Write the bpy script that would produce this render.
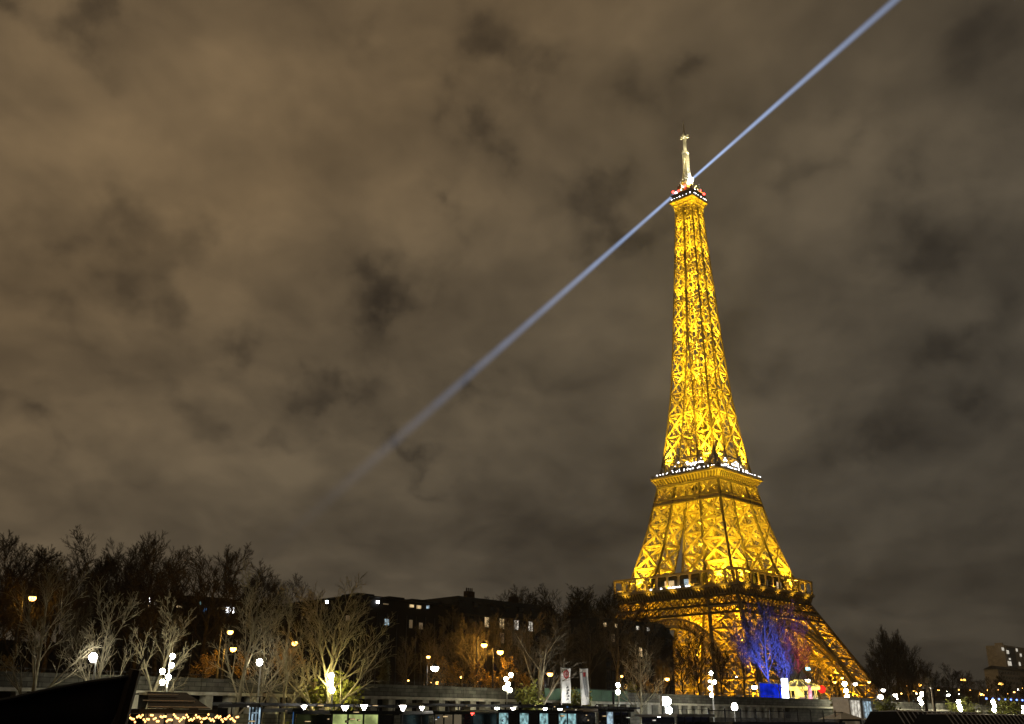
import bpy, bmesh, math, random
from math import sin, cos, tan, radians as R, pi, atan2, sqrt
from mathutils import Vector, Matrix

S = bpy.context.scene
COL = S.collection
for _o in list(bpy.data.objects):
    bpy.data.objects.remove(_o)

# ---------------------------------------------------------------- camera, sky, exposure
FOC, PITCH = 1023.4, 0.3398
cam_d = bpy.data.cameras.new('camera')
cam_d.sensor_width = 36.0
cam_d.lens = FOC / 1024 * 36
cam_d.clip_start = 0.1
cam_d.clip_end = 6000
cam = bpy.data.objects.new('camera', cam_d)
COL.objects.link(cam)
cam.location = (0, 0, 0)
cam.rotation_euler = (pi / 2 + PITCH, 0, 0)
S.camera = cam
S.render.resolution_x, S.render.resolution_y = 1024, 724
S.view_settings.view_transform = 'Standard'
S.view_settings.look = 'None'
S.view_settings.exposure = 0
S.view_settings.gamma = 1
S.cycles.use_denoising = True
S.cycles.max_bounces = 5
S.cycles.diffuse_bounces = 2
S.cycles.glossy_bounces = 3
S.cycles.transparent_max_bounces = 12
S.cycles.volume_bounces = 0
S.cycles.caustics_reflective = False
S.cycles.caustics_refractive = False
S.cycles.sample_clamp_indirect = 4

FWD = Vector((0, cos(PITCH), sin(PITCH)))
UPV = Vector((0, -sin(PITCH), cos(PITCH)))
BANK = R(46.65)                                   # direction of the river bank
BD = Vector((cos(BANK), sin(BANK), 0))            # along the bank
BI = Vector((-sin(BANK), cos(BANK), 0))           # inland
WATER, LOW, STREET = -4.6, -2.4, 3.2

def ray(u, v):
    return (FWD + Vector((1, 0, 0)) * ((u - 512) / FOC) - UPV * ((v - 362) / FOC)).normalized()

def at(u, v, q):
    d = ray(u, v)
    return d * (q / d.dot(BI))

def base(u, q, z, v=705):
    p = at(u, v, q)
    return Vector((p.x, p.y, z))

def ztop(p, v):
    t = tan(PITCH + math.atan((362 - v) / FOC))
    return p.y * t

def sq(s, q, z=0):
    p = BD * s + BI * q
    return Vector((p.x, p.y, z))

def s_of(p):
    return p.dot(BD)

# night sky: low overcast lit from below by the city
world = bpy.data.worlds.new('World')
S.world = world
world.use_nodes = True
nt = world.node_tree
nt.nodes.clear()

def N(tree, t, **kw):
    n = tree.nodes.new(t)
    for k, v in kw.items():
        setattr(n, k, v)
    return n

def vmath(tree, op, a, b=None):
    n = N(tree, 'ShaderNodeVectorMath', operation=op)
    for i, x in enumerate((a, b)):
        if x is None: continue
        if isinstance(x, (tuple, list, Vector)): n.inputs[i].default_value = tuple(x)
        else: tree.links.new(x, n.inputs[i])
    return n

def fmath(tree, op, a, b=None, clamp=False):
    n = N(tree, 'ShaderNodeMath', operation=op, use_clamp=clamp)
    for i, x in enumerate((a, b)):
        if x is None: continue
        if isinstance(x, (int, float)): n.inputs[i].default_value = x
        else: tree.links.new(x, n.inputs[i])
    return n.outputs[0]

def ramp(tree, fac, stops):
    n = N(tree, 'ShaderNodeValToRGB')
    cr = n.color_ramp
    while len(cr.elements) > 1: cr.elements.remove(cr.elements[-1])
    cr.elements[0].position, cr.elements[0].color = stops[0][0], (*stops[0][1], 1)
    for p_, c_ in stops[1:]:
        e = cr.elements.new(p_); e.color = (*c_, 1)
    tree.links.new(fac, n.inputs[0])
    return n.outputs[0]

def build_sky():
    L = nt.links
    tc = N(nt, 'ShaderNodeTexCoord').outputs['Generated']
    sep = N(nt, 'ShaderNodeSeparateXYZ'); L.new(tc, sep.inputs[0])
    zz = fmath(nt, 'ADD', fmath(nt, 'MAXIMUM', sep.outputs[2], 0.0), 0.32)
    cmb = N(nt, 'ShaderNodeCombineXYZ')
    L.new(fmath(nt, 'DIVIDE', sep.outputs[0], zz), cmb.inputs[0])
    L.new(fmath(nt, 'DIVIDE', sep.outputs[1], zz), cmb.inputs[1])
    cmb.inputs[2].default_value = 3.7
    P = cmb.outputs[0]
    def noise(scale, detail, rough, off=(0, 0, 0), dist=0.0, stretch=(1, 1, 1)):
        m = N(nt, 'ShaderNodeMapping')
        m.inputs['Location'].default_value = off
        m.inputs['Scale'].default_value = stretch
        L.new(P, m.inputs[0])
        n = N(nt, 'ShaderNodeTexNoise')
        n.inputs['Scale'].default_value = scale
        n.inputs['Detail'].default_value = detail
        n.inputs['Roughness'].default_value = rough
        n.inputs['Distortion'].default_value = dist
        L.new(m.outputs[0], n.inputs[0])
        return n.outputs[0]
    big = noise(1.5, 2, .45, (2.3, 1.1, 0))
    mid = noise(3.6, 4, .5, (5.1, 0.4, 0), .35, (1.1, .85, 1))
    fine = noise(9.0, 4, .5, (0.7, 3.2, 0), .3, (1.1, .9, 1))
    mix = fmath(nt, 'ADD', fmath(nt, 'MULTIPLY', big, .30), fmath(nt, 'ADD', fmath(nt, 'MULTIPLY', mid, .46), fmath(nt, 'MULTIPLY', fine, .24)))
    # darker gaps in the cloud deck, each a ragged patch of thinner cloud
    wob = N(nt, 'ShaderNodeTexNoise'); wob.inputs['Scale'].default_value = 11; wob.inputs['Detail'].default_value = 6; wob.inputs['Roughness'].default_value = .52
    L.new(tc, wob.inputs[0])
    wv = vmath(nt, 'SCALE', vmath(nt, 'SUBTRACT', wob.outputs['Color'], (.5, .5, .5)).outputs[0]); wv.inputs[3].default_value = .24
    dirw = vmath(nt, 'ADD', tc, wv.outputs[0]).outputs[0]
    tot = None
    for (u, v, rad, st, sx) in ((500, 55, .060, .8, .7), (500, 118, .035, .5, .8), (388, 290, .050, 1.0, .6), (120, 225, .050, .6, .9), (155, 290, .04, .6, 1.2),
                            (325, 408, .050, .7, .5), (930, 230, .065, .7, .8), (600, 230, .055, .7, .6), (655, 95, .055, .55, .8),
                            (85, 8, .05, .6, .5), (985, 375, .07, .6, .5), (740, 350, .06, .35, .7), (200, 400, .05, .4, .5), (1010, 70, .08, .4, .6),
                            (270, 440, .05, .35, .35), (560, 380, .05, .25, .4), (330, 30, .03, .2, .6), (430, 220, .03, .5, .5), (235, 330, .03, .5, .6), (20, 435, .04, .5, .4), (690, 60, .03, .4, .7), (480, 385, .03, .5, .5), (860, 420, .05, .4, .4), (60, 320, .04, .35, .5), (820, 150, .04, .35, .6), (410, 455, .035, .45, .35)):
        d = ray(u, v)
        df = vmath(nt, 'SUBTRACT', dirw, tuple(d)).outputs[0]
        sc = vmath(nt, 'MULTIPLY', df, (1, 1, 1 / sx)).outputs[0]
        ln = vmath(nt, 'LENGTH', sc).outputs['Value']
        g = fmath(nt, 'EXPONENT', fmath(nt, 'MULTIPLY', fmath(nt, 'MULTIPLY', ln, ln), -1.5 / (rad * rad)))
        g = fmath(nt, 'MULTIPLY', g, st)
        tot = g if tot is None else fmath(nt, 'ADD', tot, g)
    val = fmath(nt, 'SUBTRACT', mix, fmath(nt, 'MULTIPLY', tot, .25))
    col = ramp(nt, val, [(0.24, (.024, .019, .014)), (0.38, (.054, .042, .028)), (0.50, (.096, .074, .047)), (0.62, (.150, .114, .070))])
    # city glow: warmer and brighter to the upper left, greyer and darker to the right and low down
    az = fmath(nt, 'ARCTAN2', sep.outputs[0], sep.outputs[1])
    k1 = fmath(nt, 'MULTIPLY', fmath(nt, 'ADD', az, .10), -0.62)
    k2 = fmath(nt, 'MULTIPLY', fmath(nt, 'SUBTRACT', sep.outputs[2], .33), .85)
    k = fmath(nt, 'ADD', fmath(nt, 'ADD', k1, k2), 1.06)
    k = fmath(nt, 'MAXIMUM', fmath(nt, 'MINIMUM', k, 1.4), .40)
    tint = ramp(nt, fmath(nt, 'ADD', fmath(nt, 'MULTIPLY', az, .55), fmath(nt, 'SUBTRACT', .62, sep.outputs[2])),
                [(0.0, (1.11, .98, .82)), (.28, (.99, .985, .985)), (.60, (.87, .96, 1.13))])
    m1 = N(nt, 'ShaderNodeMix', data_type='RGBA', blend_type='MULTIPLY'); m1.inputs[0].default_value = 1
    L.new(col, m1.inputs[6]); L.new(tint, m1.inputs[7])
    bg = N(nt, 'ShaderNodeBackground')
    L.new(m1.outputs[2], bg.inputs[0]); L.new(k, bg.inputs[1])
    # a trace of moonless night sky under the cloud
    sky = N(nt, 'ShaderNodeTexSky'); sky.sky_type = 'NISHITA'; sky.sun_disc = False
    sky.sun_elevation = R(-6); sky.sun_rotation = R(200)
    bg2 = N(nt, 'ShaderNodeBackground'); L.new(sky.outputs[0], bg2.inputs[0]); bg2.inputs[1].default_value = .02
    ad = N(nt, 'ShaderNodeAddShader'); L.new(bg.outputs[0], ad.inputs[0]); L.new(bg2.outputs[0], ad.inputs[1])
    out = N(nt, 'ShaderNodeOutputWorld'); L.new(ad.outputs[0], out.inputs[0])
build_sky()

# ---------------------------------------------------------------- materials
def mat(name, col, rough=.7, metal=0, vary=.25, scale=1.0, spec=.3, bump=0.0):
    m = bpy.data.materials.new(name); m.use_nodes = True
    t = m.node_tree; b = t.nodes['Principled BSDF']
    b.inputs['Roughness'].default_value = rough
    b.inputs['Metallic'].default_value = metal
    b.inputs['Specular IOR Level'].default_value = spec
    tc = N(t, 'ShaderNodeTexCoord')
    n = N(t, 'ShaderNodeTexNoise'); n.inputs['Scale'].default_value = scale; n.inputs['Detail'].default_value = 5
    t.links.new(tc.outputs['Object'], n.inputs[0])
    lo = tuple(c * (1 - vary) for c in col); hi = tuple(min(1, c * (1 + vary)) for c in col)
    c = ramp(t, n.outputs[0], [(.32, lo), (.68, hi)])
    t.links.new(c, b.inputs['Base Color'])
    if bump:
        bp = N(t, 'ShaderNodeBump'); bp.inputs['Strength'].default_value = bump
        t.links.new(n.outputs[0], bp.inputs['Height']); t.links.new(bp.outputs[0], b.inputs['Normal'])
    return m

def glow(name, col, s, vary=0.0, scale=1.0):
    m = bpy.data.materials.new(name); m.use_nodes = True
    t = m.node_tree; b = t.nodes['Principled BSDF']
    b.inputs['Base Color'].default_value = (*[c * .5 for c in col], 1)
    b.inputs['Specular IOR Level'].default_value = 0
    b.inputs['Emission Color'].default_value = (*col, 1)
    b.inputs['Emission Strength'].default_value = s
    if vary:
        tc = N(t, 'ShaderNodeTexCoord'); n = N(t, 'ShaderNodeTexNoise'); n.inputs['Scale'].default_value = scale
        n.inputs['Detail'].default_value = 3
        t.links.new(tc.outputs['Object'], n.inputs[0])
        v = ramp(t, n.outputs[0], [(.35, (1 - vary,) * 3), (.65, (1, 1, 1))])
        mm = fmath(t, 'MULTIPLY', v, s); t.links.new(mm, b.inputs['Emission Strength'])
    return m

M = {}
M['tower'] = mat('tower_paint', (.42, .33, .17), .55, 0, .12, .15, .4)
M['tower_rib'] = mat('tower_rib_shaded', (.15, .115, .06), .6, 0, .2, .3)  # tower paint darkened: backlit shade of ribs and flanges put into the colour
M['tower_dark'] = mat('tower_shaded_tone', (.10, .075, .045), .6, 0, .2, .3)  # darker copy of tower paint; carries the first girder's backlit shade
M['mast'] = mat('mast_paint', (.62, .60, .50), .5, 0, .1, .4)
M['glass_dark'] = mat('dark_glass', (.02, .022, .025), .12, 0, .2, .5, .6)
M['pav'] = mat('pavilion_dark', (.035, .028, .02), .5, 0, .3, .3)
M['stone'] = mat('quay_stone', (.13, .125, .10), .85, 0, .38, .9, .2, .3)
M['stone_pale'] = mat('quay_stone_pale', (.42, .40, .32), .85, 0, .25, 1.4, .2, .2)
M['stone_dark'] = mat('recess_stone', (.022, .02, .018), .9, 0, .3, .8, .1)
M['asphalt'] = mat('asphalt', (.05, .05, .05), .85, 0, .25, .6, .3, .2)
M['paving'] = mat('quay_paving', (.12, .115, .10), .85, 0, .3, .5, .2, .2)
M['bark_dark'] = mat('bark_dark', (.034, .027, .019), .9, 0, .4, 2.0, .1)
M['bark_mid'] = mat('bark_mid', (.10, .085, .06), .9, 0, .35, 2.0, .1)
M['bark_pale'] = mat('bark_plane_tree', (.28, .25, .165), .85, 0, .42, 1.6, .1)
M['leaf_brown'] = mat('leaf_brown', (.20, .13, .045), .8, 0, .4, .8, .1)
M['leaf_yellow'] = mat('leaf_yellow_green', (.22, .23, .05), .8, 0, .4, .8, .1)
M['ever'] = mat('leaf_evergreen', (.09, .09, .055), .9, 0, .4, 1, .1)
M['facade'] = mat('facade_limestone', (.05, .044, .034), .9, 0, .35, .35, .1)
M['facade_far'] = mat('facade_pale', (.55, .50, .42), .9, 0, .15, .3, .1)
M['zinc'] = mat('zinc_roof', (.016, .016, .017), .7, 0, .3, .4, .2)
M['brick'] = mat('chimney_brick', (.04, .028, .02), .9, 0, .3, 1, .1)
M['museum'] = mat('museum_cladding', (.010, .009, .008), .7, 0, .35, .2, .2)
M['iron'] = mat('black_iron', (.02, .02, .022), .5, .3, .2, 3)
M['pole_pale'] = mat('pale_pole', (.45, .45, .42), .5, 0, .1, 3)
M['white'] = mat('white_paint', (.70, .70, .68), .5, 0, .08, 1)
M['grey'] = mat('grey_paint', (.22, .23, .24), .5, 0, .15, .6)
M['hull'] = mat('hull_navy', (.004, .005, .011), .45, 0, .5, .35, .12, .05)
M['hull_wood'] = mat('bow_timber', (.020, .013, .009), .5, 0, .4, 2, .4)
M['boat_dark'] = mat('boat_dark_paint', (.014, .016, .02), .35, 0, .3, .7, .5)
M['boat_white'] = mat('boat_white_paint', (.32, .33, .34), .4, 0, .15, .7)
M['boat_matt'] = mat('boat_black_canvas', (.008, .009, .011), .8, 0, .3, .7, .1)
M['canvas'] = mat('white_canvas', (.80, .79, .75), .8, 0, .12, 1.5)
M['green'] = mat('green_light_paint', (.05, .10, .062), .7, 0, .3, .6)  # green light on the parapet, put into paint
M['blue_panel'] = mat('blue_panel', (.06, .10, .5), .5, 0, .1, 1)
M['black'] = mat('black_ink', (.012, .012, .016), .7, 0, .1, 1)
M['red'] = mat('red_ink', (.40, .03, .03), .6, 0, .1, 1)
M['stripe'] = mat('glass_rib', (.5, .5, .52), .4, 0, .1, 1)
M['bridge'] = mat('bridge_stone', (.10, .095, .08), .9, 0, .2, .2)
M['g_white'] = glow('lamp_white', (1, .93, .70), 115)
M['g_yellow'] = glow('lamp_yellow_white', (1, .86, .36), 110)
M['g_white_soft'] = glow('lamp_white_soft', (1, .95, .84), 55)
M['g_flood'] = glow('flood_white', (.92, .97, 1), 160)
M['g_amber'] = glow('lamp_amber', (1, .50, .12), 9)
M['g_amber_hot'] = glow('lamp_amber_hot', (1, .50, .09), 16)
M['g_small'] = glow('lamp_small', (1, .93, .82), 45)
M['g_red'] = glow('lamp_red', (1, .04, .03), 12)
M['g_blue'] = glow('lamp_blue', (.12, .22, 1), 6)
M['g_spark'] = glow('gallery_spark', (.95, .95, 1), 9)
M['g_bulb'] = glow('fairy_bulb', (1, .50, .15), 4)
M['w_warm'] = glow('window_warm', (1, .72, .36), .9, .75, 1.6)
M['w_white'] = glow('window_white', (1, .93, .78), .9, .7, 1.6)
M['w_cool'] = glow('window_cool', (.62, .85, 1), .8, .95, 2.2)
M['w_lime'] = glow('window_lime', (.74, .86, .30), .72, .7, .8)
M['w_cyan'] = glow('window_cyan', (.45, .80, .82), .8, .97, 2.2)
M['w_blue'] = glow('window_blue', (.15, .40, .9), .5, .8, 1.8)
M['w_dim'] = glow('window_dim', (1, .8, .5), .10, .7, .6)
M['screen_blue'] = glow('screen_blue', (.006, .03, .80), .75, .85, .7)
M['screen_white'] = glow('screen_white', (.90, .97, 1), 5)
M['c_yellow'] = glow('carousel_yellow', (1, .75, .15), 2.6, .5, 1.5)
M['c_red'] = glow('carousel_red', (1, .03, .02), 1.3, .4, 1.5)
M['c_pink'] = glow('carousel_pink', (1, .35, .45), 1.6, .3, 1)

# ---------------------------------------------------------------- helpers
def tag(o, label=None, cat=None, group=None, kind=None):
    if label: o['label'] = label
    if cat: o['category'] = cat
    if group: o['group'] = group
    if kind: o['kind'] = kind
    return o

def empty(name, loc, rz=0, label=None, cat=None, group=None):
    o = bpy.data.objects.new(name, None)
    o.empty_display_size = .5
    COL.objects.link(o); o.location = loc; o.rotation_euler = (0, 0, rz)
    return tag(o, label, cat, group)

class MB:
    def __init__(s):
        s.v = []; s.f = []
    def beam(s, a, b, w, w2=None, n=4, caps=True, ph=None):
        a = Vector(a); b = Vector(b); d = b - a
        if d.length < 1e-6: return s
        d.normalize()
        ref = Vector((0, 0, 1)) if abs(d.z) < .95 else Vector((1, 0, 0))
        x = d.cross(ref).normalized(); y = x.cross(d)
        w2 = w if w2 is None else w2
        i0 = len(s.v)
        if ph is None: ph = pi / 4 if n == 4 else 0
        k = (sqrt(2) if n == 4 else 1)
        for (p, r) in ((a, w / 2 * k), (b, w2 / 2 * k)):
            for j in range(n):
                t = ph + 2 * pi * j / n
                s.v.append(tuple(p + x * (r * cos(t)) + y * (r * sin(t))))
        for j in range(n):
            j2 = (j + 1) % n
            s.f.append((i0 + j, i0 + j2, i0 + n + j2, i0 + n + j))
        if caps:
            s.f.append(tuple(range(i0 + n - 1, i0 - 1, -1))); s.f.append(tuple(range(i0 + n, i0 + 2 * n)))
        return s
    def path(s, pts, w, n=6):
        for i in range(len(pts) - 1):
            wa = w[i] if isinstance(w, (list, tuple)) else w
            wb = w[i + 1] if isinstance(w, (list, tuple)) else w
            s.beam(pts[i], pts[i + 1], wa, wb, n)
        return s
    def box(s, x0, x1, y0, y1, z0, z1, M_=None):
        i = len(s.v)
        for z in (z0, z1):
            for (x, y) in ((x0, y0), (x1, y0), (x1, y1), (x0, y1)):
                p = Vector((x, y, z))
                s.v.append(tuple(M_ @ p if M_ else p))
        for f in ((3, 2, 1, 0), (4, 5, 6, 7), (0, 1, 5, 4), (1, 2, 6, 5), (2, 3, 7, 6), (3, 0, 4, 7)):
            s.f.append(tuple(i + k for k in f))
        return s
    def quad(s, *p):
        i = len(s.v); s.v += [tuple(x) for x in p]; s.f.append(tuple(range(i, i + len(p)))); return s
    def frustum(s, c, r0, r1, z0, z1, n=12, ph=0):
        i = len(s.v)
        for (r, z) in ((r0, z0), (r1, z1)):
            for j in range(n):
                t = ph + 2 * pi * j / n
                s.v.append((c[0] + r * cos(t), c[1] + r * sin(t), z))
        for j in range(n):
            j2 = (j + 1) % n; s.f.append((i + j, i + j2, i + n + j2, i + n + j))
        s.f.append(tuple(range(i + n - 1, i - 1, -1))); s.f.append(tuple(range(i + n, i + 2 * n)))
        return s
    def ball(s, c, r, n=8, m=5, sz=1):
        i = len(s.v)
        s.v.append((c[0], c[1], c[2] - r * sz))
        for a in range(1, m):
            th = -pi / 2 + pi * a / m
            for j in range(n):
                t = 2 * pi * j / n
                s.v.append((c[0] + r * cos(th) * cos(t), c[1] + r * cos(th) * sin(t), c[2] + r * sz * sin(th)))
        s.v.append((c[0], c[1], c[2] + r * sz)); top = len(s.v) - 1
        for j in range(n):
            j2 = (j + 1) % n
            s.f.append((i, i + 1 + j2, i + 1 + j))
            for a in range(m - 2):
                q = i + 1 + a * n
                s.f.append((q + j, q + j2, q + n + j2, q + n + j))
            q = i + 1 + (m - 2) * n
            s.f.append((q + j, q + j2, top))
        return s
    def mesh(s, name, m, smooth=False):
        me = bpy.data.meshes.new(name); me.from_pydata(s.v, [], s.f)
        me.materials.append(m)
        if smooth: me.polygons.foreach_set('use_smooth', [True] * len(me.polygons))
        me.update(); return me
    def build(s, name, m, parent=None, smooth=False, label=None):
        o = bpy.data.objects.new(name, s.mesh(name, m, smooth)); COL.objects.link(o)
        if parent: o.parent = parent
        if label: o['label'] = label
        return o

def weld(me, d=.002):
    bm = bmesh.new(); bm.from_mesh(me)
    bmesh.ops.remove_doubles(bm, verts=bm.verts, dist=d); bmesh.ops.recalc_face_normals(bm, faces=bm.faces)
    bm.to_mesh(me); bm.free()

def put(name, me, parent=None, loc=None, rz=0, sc=None):
    o = bpy.data.objects.new(name, me); COL.objects.link(o)
    if parent: o.parent = parent
    if loc is not None: o.location = loc
    o.rotation_euler = (0, 0, rz)
    if sc: o.scale = sc if isinstance(sc, tuple) else (sc,) * 3
    return o

def light(kind, loc, power, col, rad=.4, target=None, ang=60, blend=.6, name='lamp_light', parent=None):
    d = bpy.data.lights.new(name, kind); d.energy = power; d.color = col; d.shadow_soft_size = rad
    o = bpy.data.objects.new(name, d); COL.objects.link(o); o.location = loc
    if parent: o.parent = parent
    if kind == 'SPOT':
        d.spot_size = R(ang); d.spot_blend = blend
        o.rotation_euler = (Vector(target) - Vector(loc)).to_track_quat('-Z', 'Y').to_euler()
    return o

# ---------------------------------------------------------------- ground, water, quays
def sheet(name, s0, s1, q0, q1, z, m):
    b = MB(); b.quad(sq(s0, q0, z), sq(s1, q0, z), sq(s1, q1, z), sq(s0, q1, z))
    return tag(b.build(name, m), kind='structure')

def water_mat():
    m = mat('river_water', (.010, .012, .012), .08, 0, .2, .05, .5)
    t = m.node_tree; b = t.nodes['Principled BSDF']
    tc = N(t, 'ShaderNodeTexCoord'); n = N(t, 'ShaderNodeTexNoise'); n.inputs['Scale'].default_value = .8; n.inputs['Detail'].default_value = 4
    t.links.new(tc.outputs['Object'], n.inputs[0])
    bp = N(t, 'ShaderNodeBump'); bp.inputs['Strength'].default_value = .5; bp.inputs['Distance'].default_value = .3
    t.links.new(n.outputs[0], bp.inputs['Height']); t.links.new(bp.outputs[0], b.inputs['Normal'])
    return m
sheet('river_water', -900, 3000, -1500, 82.0, WATER, water_mat())
sheet('lower_quay', -900, 3000, 82.0, 97.5, LOW, M['paving'])
sheet('quay_edge', -900, 3000, 81.4, 82.0, LOW + .12, M['stone'])
b = MB(); b.quad(sq(-900, 82, WATER - 1), sq(3000, 82, WATER - 1), sq(3000, 82, LOW), sq(-900, 82, LOW))
tag(b.build('quay_face', M['stone']), kind='structure')
sheet('ground', -1500, 3000, 97.5, 3500, STREET, M['asphalt'])
sheet('pavement', -900, 1500, 97.6, 103, STREET + .13, M['paving'])
b = MB(); b.quad(sq(-900, 103, STREET), sq(1500, 103, STREET), sq(1500, 103, STREET + .13), sq(-900, 103, STREET + .13))
tag(b.build('kerb', M['stone']), kind='structure')
sheet('lawn', 380, 720, 190, 560, STREET + .01, mat('lawn_grass', (.04, .06, .025), .95, 0, .4, .3, .1))

# quay wall with its row of openings
def quay_wall():
    root = empty('quay_wall', sq(0, 95, LOW), BANK, 'long stone quay wall with row of dark openings under a pale ledge behind the boats', 'wall')
    H = STREET - LOW
    S0, S1 = -40, 700
    MB().box(S0, S1, 0, 2.5, 0, 3.35).build('wall_base', M['stone'], root)
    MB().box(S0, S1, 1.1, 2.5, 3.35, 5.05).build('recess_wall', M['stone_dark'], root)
    b = MB().box(S0, S1, -.25, 2.5, 5.05, 5.35)
    b.build('cornice', M['stone_pale'], root)
    # parapet and its coping, with joints
    b = MB(); x = S0
    while x < S1:
        b.box(x + .02, x + 3.98, .05, .6, 5.35, 6.5); x += 4
    b.build('parapet', M['stone'], root)
    MB().box(S0, S1, -.05, .7, 6.5, 6.66).build('coping', M['stone'], root)
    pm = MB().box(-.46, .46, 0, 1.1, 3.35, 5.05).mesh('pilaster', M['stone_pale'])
    x = 36
    rnd = random.Random(3)
    while x < 172:
        put('pilaster', pm, root, (x, 0, 0), 0, (rnd.uniform(.85, 1.15), 1, 1)); x += 2.62
    # beyond the last bay the wall is solid
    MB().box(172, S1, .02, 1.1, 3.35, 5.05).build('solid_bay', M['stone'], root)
    # thin rail on the coping
    b = MB()
    x = 20
    while x < 330:
        b.beam((x, .3, 6.66), (x, .3, 7.0), .05); x += 3
    b.beam((20, .3, 7.0), (330, .3, 7.0), .05)
    b.build('rail', M['iron'], root)
def stone_joints(m, bw, bh):
    t = m.node_tree; b = t.nodes['Principled BSDF']; src = b.inputs['Base Color'].links[0].from_socket
    tc = N(t, 'ShaderNodeTexCoord'); sp = N(t, 'ShaderNodeSeparateXYZ'); t.links.new(tc.outputs['Object'], sp.inputs[0])
    cb = N(t, 'ShaderNodeCombineXYZ'); t.links.new(sp.outputs[0], cb.inputs[0]); t.links.new(sp.outputs[2], cb.inputs[1])
    br = N(t, 'ShaderNodeTexBrick'); t.links.new(cb.outputs[0], br.inputs[0])
    br.inputs['Scale'].default_value = 1; br.inputs['Brick Width'].default_value = bw; br.inputs['Row Height'].default_value = bh
    br.inputs['Mortar Size'].default_value = .03
    br.inputs['Color1'].default_value = (1, 1, 1, 1); br.inputs['Color2'].default_value = (.62, .62, .6, 1); br.inputs['Mortar'].default_value = (.3, .3, .3, 1)
    mx = N(t, 'ShaderNodeMix', data_type='RGBA', blend_type='MULTIPLY'); mx.inputs[0].default_value = 1
    t.links.new(src, mx.inputs[6]); t.links.new(br.outputs[0], mx.inputs[7]); t.links.new(mx.outputs[2], b.inputs['Base Color'])
stone_joints(M['stone'], 1.3, .42)
quay_wall()

# ---------------------------------------------------------------- the tower
WT = [(0, 61.5), (57, 31.4), (64, 29.2), (72, 26.8), (80, 24.6), (95, 21), (110, 18.2), (116, 17.0), (125, 15.66), (140.7, 13.43), (161.4, 11.38),
      (181, 10.0), (199, 9.0), (207.3, 8.6), (230.6, 7.4), (254.2, 6.24), (269, 5.55), (300, 4.8)]
IT = [(0, 37.5), (57, 16.6), (64, 14.6), (80, 11.6), (95, 9.2), (110, 7.3), (116, 6.6), (125, 5.6), (150, 3.4), (175, 1.5), (192, .35), (300, .35)]
def lerp_t(T, z):
    for (a, x), (b_, y) in zip(T, T[1:]):
        if z <= b_: return x + (y - x) * (z - a) / (b_ - a)
    return T[-1][1]
W = lambda z: lerp_t(WT, z)
I = lambda z: lerp_t(IT, z)

def mixp(a, b_, t): return a + (b_ - a) * t

def panel(b, a0, a1, c0, c1, wd, wh, fine=0.0, lat=0.0):
    """X-braced panel: bottom edge a0-a1, top edge c0-c1"""
    for (p, q) in ((a0, c1), (a1, c0)):
        if lat:
            ax = (a1 - a0).normalized() * lat
            b.beam(p - ax * .5, q - ax * .5, wd * .45); b.beam(p + ax * .5, q + ax * .5, wd * .45)
            n = max(4, int((q - p).length / (lat * 1.6)))
            for i in range(n):
                s1 = -.5 if i % 2 else .5
                b.beam(mixp(p, q, i / n) + ax * s1, mixp(p, q, (i + 1) / n) - ax * s1, wd * .3, caps=False)
        else:
            b.beam(p, q, wd)
    b.beam(c0, c1, wh)
    if fine:
        m = (a0 + a1 + c0 + c1) / 4
        ml, mr, mb, mt = (a0 + c0) / 2, (a1 + c1) / 2, (a0 + a1) / 2, (c0 + c1) / 2
        b.beam(ml, mr, fine); b.beam(mb, mt, fine)
        for (p, q) in ((mb, ml), (ml, mt), (mt, mr), (mr, mb)): b.beam(p, q, fine * .8)

def levels(z0, z1, h0, h1):
    n = max(1, round((z1 - z0) / ((h0 + h1) / 2)))
    hs = [h0 + (h1 - h0) * (i + .5) / n for i in range(n)]
    k = (z1 - z0) / sum(hs); out = [z0]
    for h in hs: out.append(out[-1] + h * k)
    return out

def leg_mesh(zs, wc, wd, wh, fine, lat, inner=True):
    b, rb = MB(), MB()
    def cs(z):
        w, i = W(z), I(z)
        return [Vector((w, w, z)), Vector((i, w, z)), Vector((i, i, z)), Vector((w, i, z))]
    for z0, z1 in zip(zs, zs[1:]):
        A, C = cs(z0), cs(z1)
        for k in range(4):
            rb.beam(A[k], C[k], wc if k != 2 else wc * .8)
            k2 = (k + 1) % 4
            panel(b, A[k], A[k2], C[k], C[k2], wd, wh, fine, lat)
        # diaphragm and inner bracing
        b.beam(C[0], C[2], fine or wd * .5); b.beam(C[1], C[3], fine or wd * .5)
        if inner:
            m = (A[0] + A[2] + C[0] + C[2]) / 4
            for P in (A[0], A[2], C[1], C[3]): b.beam(P, m, (fine or wd * .5) * .8)
        if lat:
            # lift rails climbing inside
            for t in (.35, .65):
                p0 = mixp(mixp(A[0], A[1], t), mixp(A[3], A[2], t), .5); p1 = mixp(mixp(C[0], C[1], t), mixp(C[3], C[2], t), .5)
                b.beam(p0, p1, .45)
    return b, rb

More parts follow.
